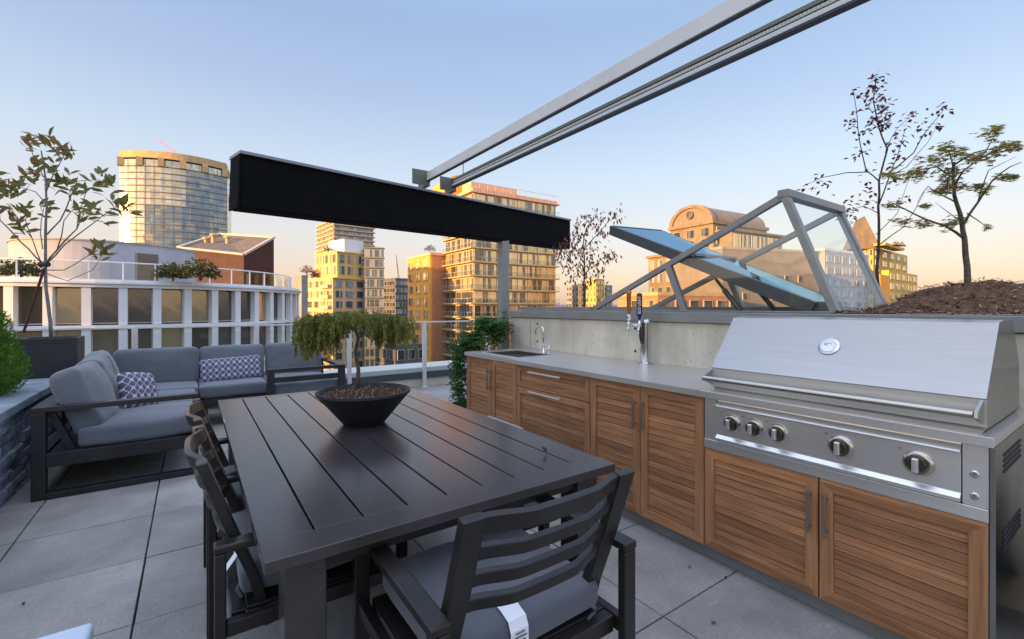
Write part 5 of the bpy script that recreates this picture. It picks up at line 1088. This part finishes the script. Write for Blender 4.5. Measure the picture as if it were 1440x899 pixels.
# pale building
Pk=box4(1160,120,30,1222,1146); rk=bld('pale_building','pale apartment building seen through the right end glass of the skylight','building',Pk[0]); wn=Wins(rk)
zk=z(352,120); part(rk,'wall',Pk,GZ,zk,'drum'); wn.face(Pk[0],Pk[1],zk-16,zk-.6,6,5,.6,.55,gm='g_cool'); part(rk,'parapet',grow(Pk,.2),zk,zk+.6,'whitew'); wn.done()
# yellow chateau
Py=box4(1228,150,38,1276,1200); ry=bld('yellow_chateau_building','bright yellow building with steep pointed roofs right of the skylight','building',Py[0]); wn=Wins(ry)
zy=z(347,150); part(ry,'wall',Py,GZ,zy,'yellow','gravel'); wn.face(Py[0],Py[1],zy-3.2*6,zy-.3,5,6,.5,.55); wn.face(Py[3],Py[0],zy-3.2*6,zy-.3,5,6,.5,.55)
def gable(root,px0,px1,y0,y1,D,m,dep=8):
    a=PD(px0,y0,D); b=PD(px1,y0,D); c_=PD((px0*.55+px1*.45),y1,D); o=W(3,dep); o.z=0; mb=MB(); vs=[a,b,c_,a+o,b+o,c_+o*1.0]
    mb.add(vs,[(0,1,2),(5,4,3),(0,3,4,1),(1,4,5,2),(2,5,3,0)]); mb.build('steep_roof',M[m],root,root.location)
gable(ry,1196,1240,350,304,150,'stonet'); part(ry,'tower_wall',box4(1212,152,38,1240,1197),zy,z(349,152),'yellow')
Py2=box4(1250,140,38,1290,1236); part(ry,'wing_wall',Py2,GZ,z(380,140),'yellow','gravel'); wn.face(Py2[0],Py2[1],z(380,140)-9.6,z(380,140)-.2,5,3,.55,.55)
Py3=box4(1245,146,38,1272,1228); part(ry,'upper_wall',Py3,zy,z(341,146),'yellow'); wn.done()
for px_ in (1262,1268,1258): gable(ry,px_-4,px_+5,345,339,143,'stonet',3)
Py4=box4(1238,128,38,1252,1232); part(ry,'orange_bay',Py4,GZ,z(386,128),'orange')
# slabs far right of the glass block
for (pc,pr_,pl,y,m,gm,D,l) in ((804,813,797,401,'greyw','g_dark',250,'leftmost grey slab of the three small buildings between the glass block and the skylight'),(818,829,812,399,'dkg','g_dark',265,'narrow dark slab between a grey and a yellow slab'),(838,850,824,392,'yellow','g_warm',240,'yellow sunlit slab among the small buildings left of the skylight'),(853,861,846,401,'greenish','g_cool',255,'grey green slab right of the yellow one')):
    Pz=box4(pc,D,45,pr_,pl); rz_=bld('small_apartment_slab',l,'apartment building',Pz[0]); wn=Wins(rz_); zz=z(y,D); part(rz_,'wall',Pz,GZ,zz,m); wn.face(Pz[0],Pz[1],zz-3.1*10,zz-.5,2,10,.7,.55,gm=gm); wn.face(Pz[3],Pz[0],zz-3.1*10,zz-.5,3,10,.6,.55,gm=gm); wn.done()
# unseen west blocks, added to keep low sun off terrace and curved building
def shade_block(name,label,x0,x1,y0,y1,zt_,m):
    t=thing(name,label,'building',((x0+x1)/2,(y0+y1)/2,GZ)); mb=MB(); mb.box(x0,x1,y0,y1,GZ,zt_); mb.build('wall',M[m],t,t.location); mb=MB(); mb.box(x0-.2,x1+.2,y0-.2,y1+.2,zt_+.001,zt_+.6); mb.build('parapet',M['slabg'],t,t.location)
    w_=Wins(t)
    for f in range(6):
        for i in range(int((y1-y0)/3.5)):
            if len(w_.l)>=99: break
            w_.l.append((Vector((x1+.06,y0+2+3.5*i,zt_-2.2-3.2*f)),R(90),winmesh(1.7,1.7,'framew','g_warm',2,1)))
    w_.done()
shade_block('west_shade_block','long pale block out of view to the left, added to shade the terrace',-60,-45,-30,14,9.0,'slabg')
shade_block('west_low_shade_block','lower grey block out of view to the left, added to shade the curved building',-75,-52,16,62,4.6,'greyw')
# street trees below
def street_tree(px,D,top):
    p=W((px-720)/FP*D,D,GZ); t=thing('street_tree','','tree',p); h=top-GZ; mb=MB(); mb.tube([p,p+Vector((0,0,h*.6))],[.35,.15],7); mb.build('trunk',M['barkd'],t,p)
    mb=MB()
    for k in range(420):
        d=Vector((rnd.gauss(0,1),rnd.gauss(0,1),rnd.gauss(0,1))).normalized()*rnd.uniform(.4,1)**.5; q=p+Vector((d.x*3.4,d.y*3.4,h*.68+d.z*h*.34)); q+=Vector((N(q*.5),N(q*.5+Vector((5,0,0))),0))*1.2
        for s2 in range(3): mb.leaf(q+Vector((rnd.uniform(-.5,.5),rnd.uniform(-.5,.5),rnd.uniform(-.5,.5))),Vector((rnd.uniform(-1,1),rnd.uniform(-1,1),rnd.uniform(-.6,.6))),Vector((rnd.uniform(-1,1),rnd.uniform(-1,1),1)),.6,.4,0,.2)
    mb.build('crown',M['lfar'],t,p); return t
for i,(px_,D,top) in enumerate(((548,62,-9),(572,66,-8),(600,60,-11),(530,70,-12))):
    t=street_tree(px_,D,top); t['label']=['dark street tree far below the bonsai','dark street tree far below, left of the orange wing','dark street tree far below the left railing post of the glass guard','dark street tree far below at the foot of the glass apartment slab'][i]; t['group']='street trees below the terrace'
# ================================================================= LIGHT / CAMERA
sd=W(math.cos(R(0))*-.766,-.643); sd.normalize()      # horizontal direction towards the sun
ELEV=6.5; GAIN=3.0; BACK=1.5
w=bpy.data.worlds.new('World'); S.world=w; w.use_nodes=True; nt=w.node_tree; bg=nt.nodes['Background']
sky=nt.nodes.new('ShaderNodeTexSky'); sky.sky_type='NISHITA'; sky.sun_disc=False; sky.sun_elevation=R(ELEV); sky.sun_rotation=math.atan2(sd.x,sd.y)
sky.air_density=1.0; sky.dust_density=1.3; sky.ozone_density=1.6; sky.altitude=50
bg.inputs[1].default_value=.15
tcw=nt.nodes.new('ShaderNodeTexCoord'); sxw=nt.nodes.new('ShaderNodeSeparateXYZ'); nt.links.new(tcw.outputs['Generated'],sxw.inputs[0])
rw2=nt.nodes.new('ShaderNodeValToRGB'); el=rw2.color_ramp.elements
stp=[(0,(.78,.50,.42)),(.05,(.90,.64,.50)),(.14,(.84,.75,.72)),(.27,(.66,.75,.88)),(.40,(.47,.59,.82)),(.55,(.35,.48,.74)),(1,(.415,.42,.50))]
while len(el)<len(stp): el.new(.5)
for i_,(p_,c_) in enumerate(stp): el[i_].position=p_; el[i_].color=(*c_,1)
nt.links.new(sxw.outputs['Z'],rw2.inputs[0])
def vm(op,a,b):
    x=nt.nodes.new('ShaderNodeVectorMath'); x.operation=op
    for i_,v_ in enumerate((a,b)):
        if isinstance(v_,tuple): x.inputs[i_].default_value=v_
        else: nt.links.new(v_,x.inputs[i_])
    return x
gsc=vm('MULTIPLY',rw2.outputs[0],(2.9,2.9,2.9))
mxw=nt.nodes.new('ShaderNodeMix'); mxw.data_type='RGBA'; mxw.inputs[0].default_value=.78; nt.links.new(sky.outputs[0],mxw.inputs[6]); nt.links.new(gsc.outputs[0],mxw.inputs[7])
# sky gain added overhead and behind the camera to fill the shaded deck
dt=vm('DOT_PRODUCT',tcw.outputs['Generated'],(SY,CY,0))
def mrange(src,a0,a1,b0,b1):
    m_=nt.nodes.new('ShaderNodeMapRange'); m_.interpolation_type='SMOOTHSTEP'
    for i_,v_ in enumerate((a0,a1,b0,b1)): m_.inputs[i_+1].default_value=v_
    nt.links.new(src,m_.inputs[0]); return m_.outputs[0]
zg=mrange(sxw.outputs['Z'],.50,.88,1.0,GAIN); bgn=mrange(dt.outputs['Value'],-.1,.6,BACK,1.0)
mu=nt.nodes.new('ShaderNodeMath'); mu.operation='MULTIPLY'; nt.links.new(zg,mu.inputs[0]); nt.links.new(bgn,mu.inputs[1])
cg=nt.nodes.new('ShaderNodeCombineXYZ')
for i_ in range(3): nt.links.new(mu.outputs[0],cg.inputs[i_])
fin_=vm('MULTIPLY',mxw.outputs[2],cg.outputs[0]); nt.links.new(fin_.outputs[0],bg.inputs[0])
sun=bpy.data.lights.new('sun','SUN'); sun.energy=5; sun.angle=R(.5); sun.color=(1,.52,.16); so_=bpy.data.objects.new('sun',sun); C.objects.link(so_)
v_=-(Vector((sd.x*math.cos(R(ELEV)),sd.y*math.cos(R(ELEV)),math.sin(R(ELEV))))); so_.rotation_euler=v_.to_track_quat('-Z','Y').to_euler(); so_.location=(0,0,20)
cam=bpy.data.cameras.new('camera'); co_=bpy.data.objects.new('camera',cam); C.objects.link(co_); cam.sensor_width=36; cam.lens=36*FP/1440; cam.shift_y=-17.5/1440; cam.clip_start=.05; cam.clip_end=20000
co_.location=(0,0,H); co_.rotation_euler=(R(90),0,-R(35)); S.camera=co_
S.render.engine='CYCLES'; S.view_settings.view_transform='Standard'; S.view_settings.look='None'; S.view_settings.exposure=1.32; S.view_settings.gamma=1
# smooth shading by angle for turned parts
for o in bpy.data.objects:
    if o.type=='MESH' and o.name.split('.')[0] in ('column','hood','gauge','handle','bowl','knob','knob_cap','light_button','body','temperature_gauge','curved_roof','barrel_roof'):
        me=o.data; me.polygons.foreach_set('use_smooth',[True]*len(me.polygons))
        try: me.set_sharp_from_angle(angle=R(35))
        except Exception: pass
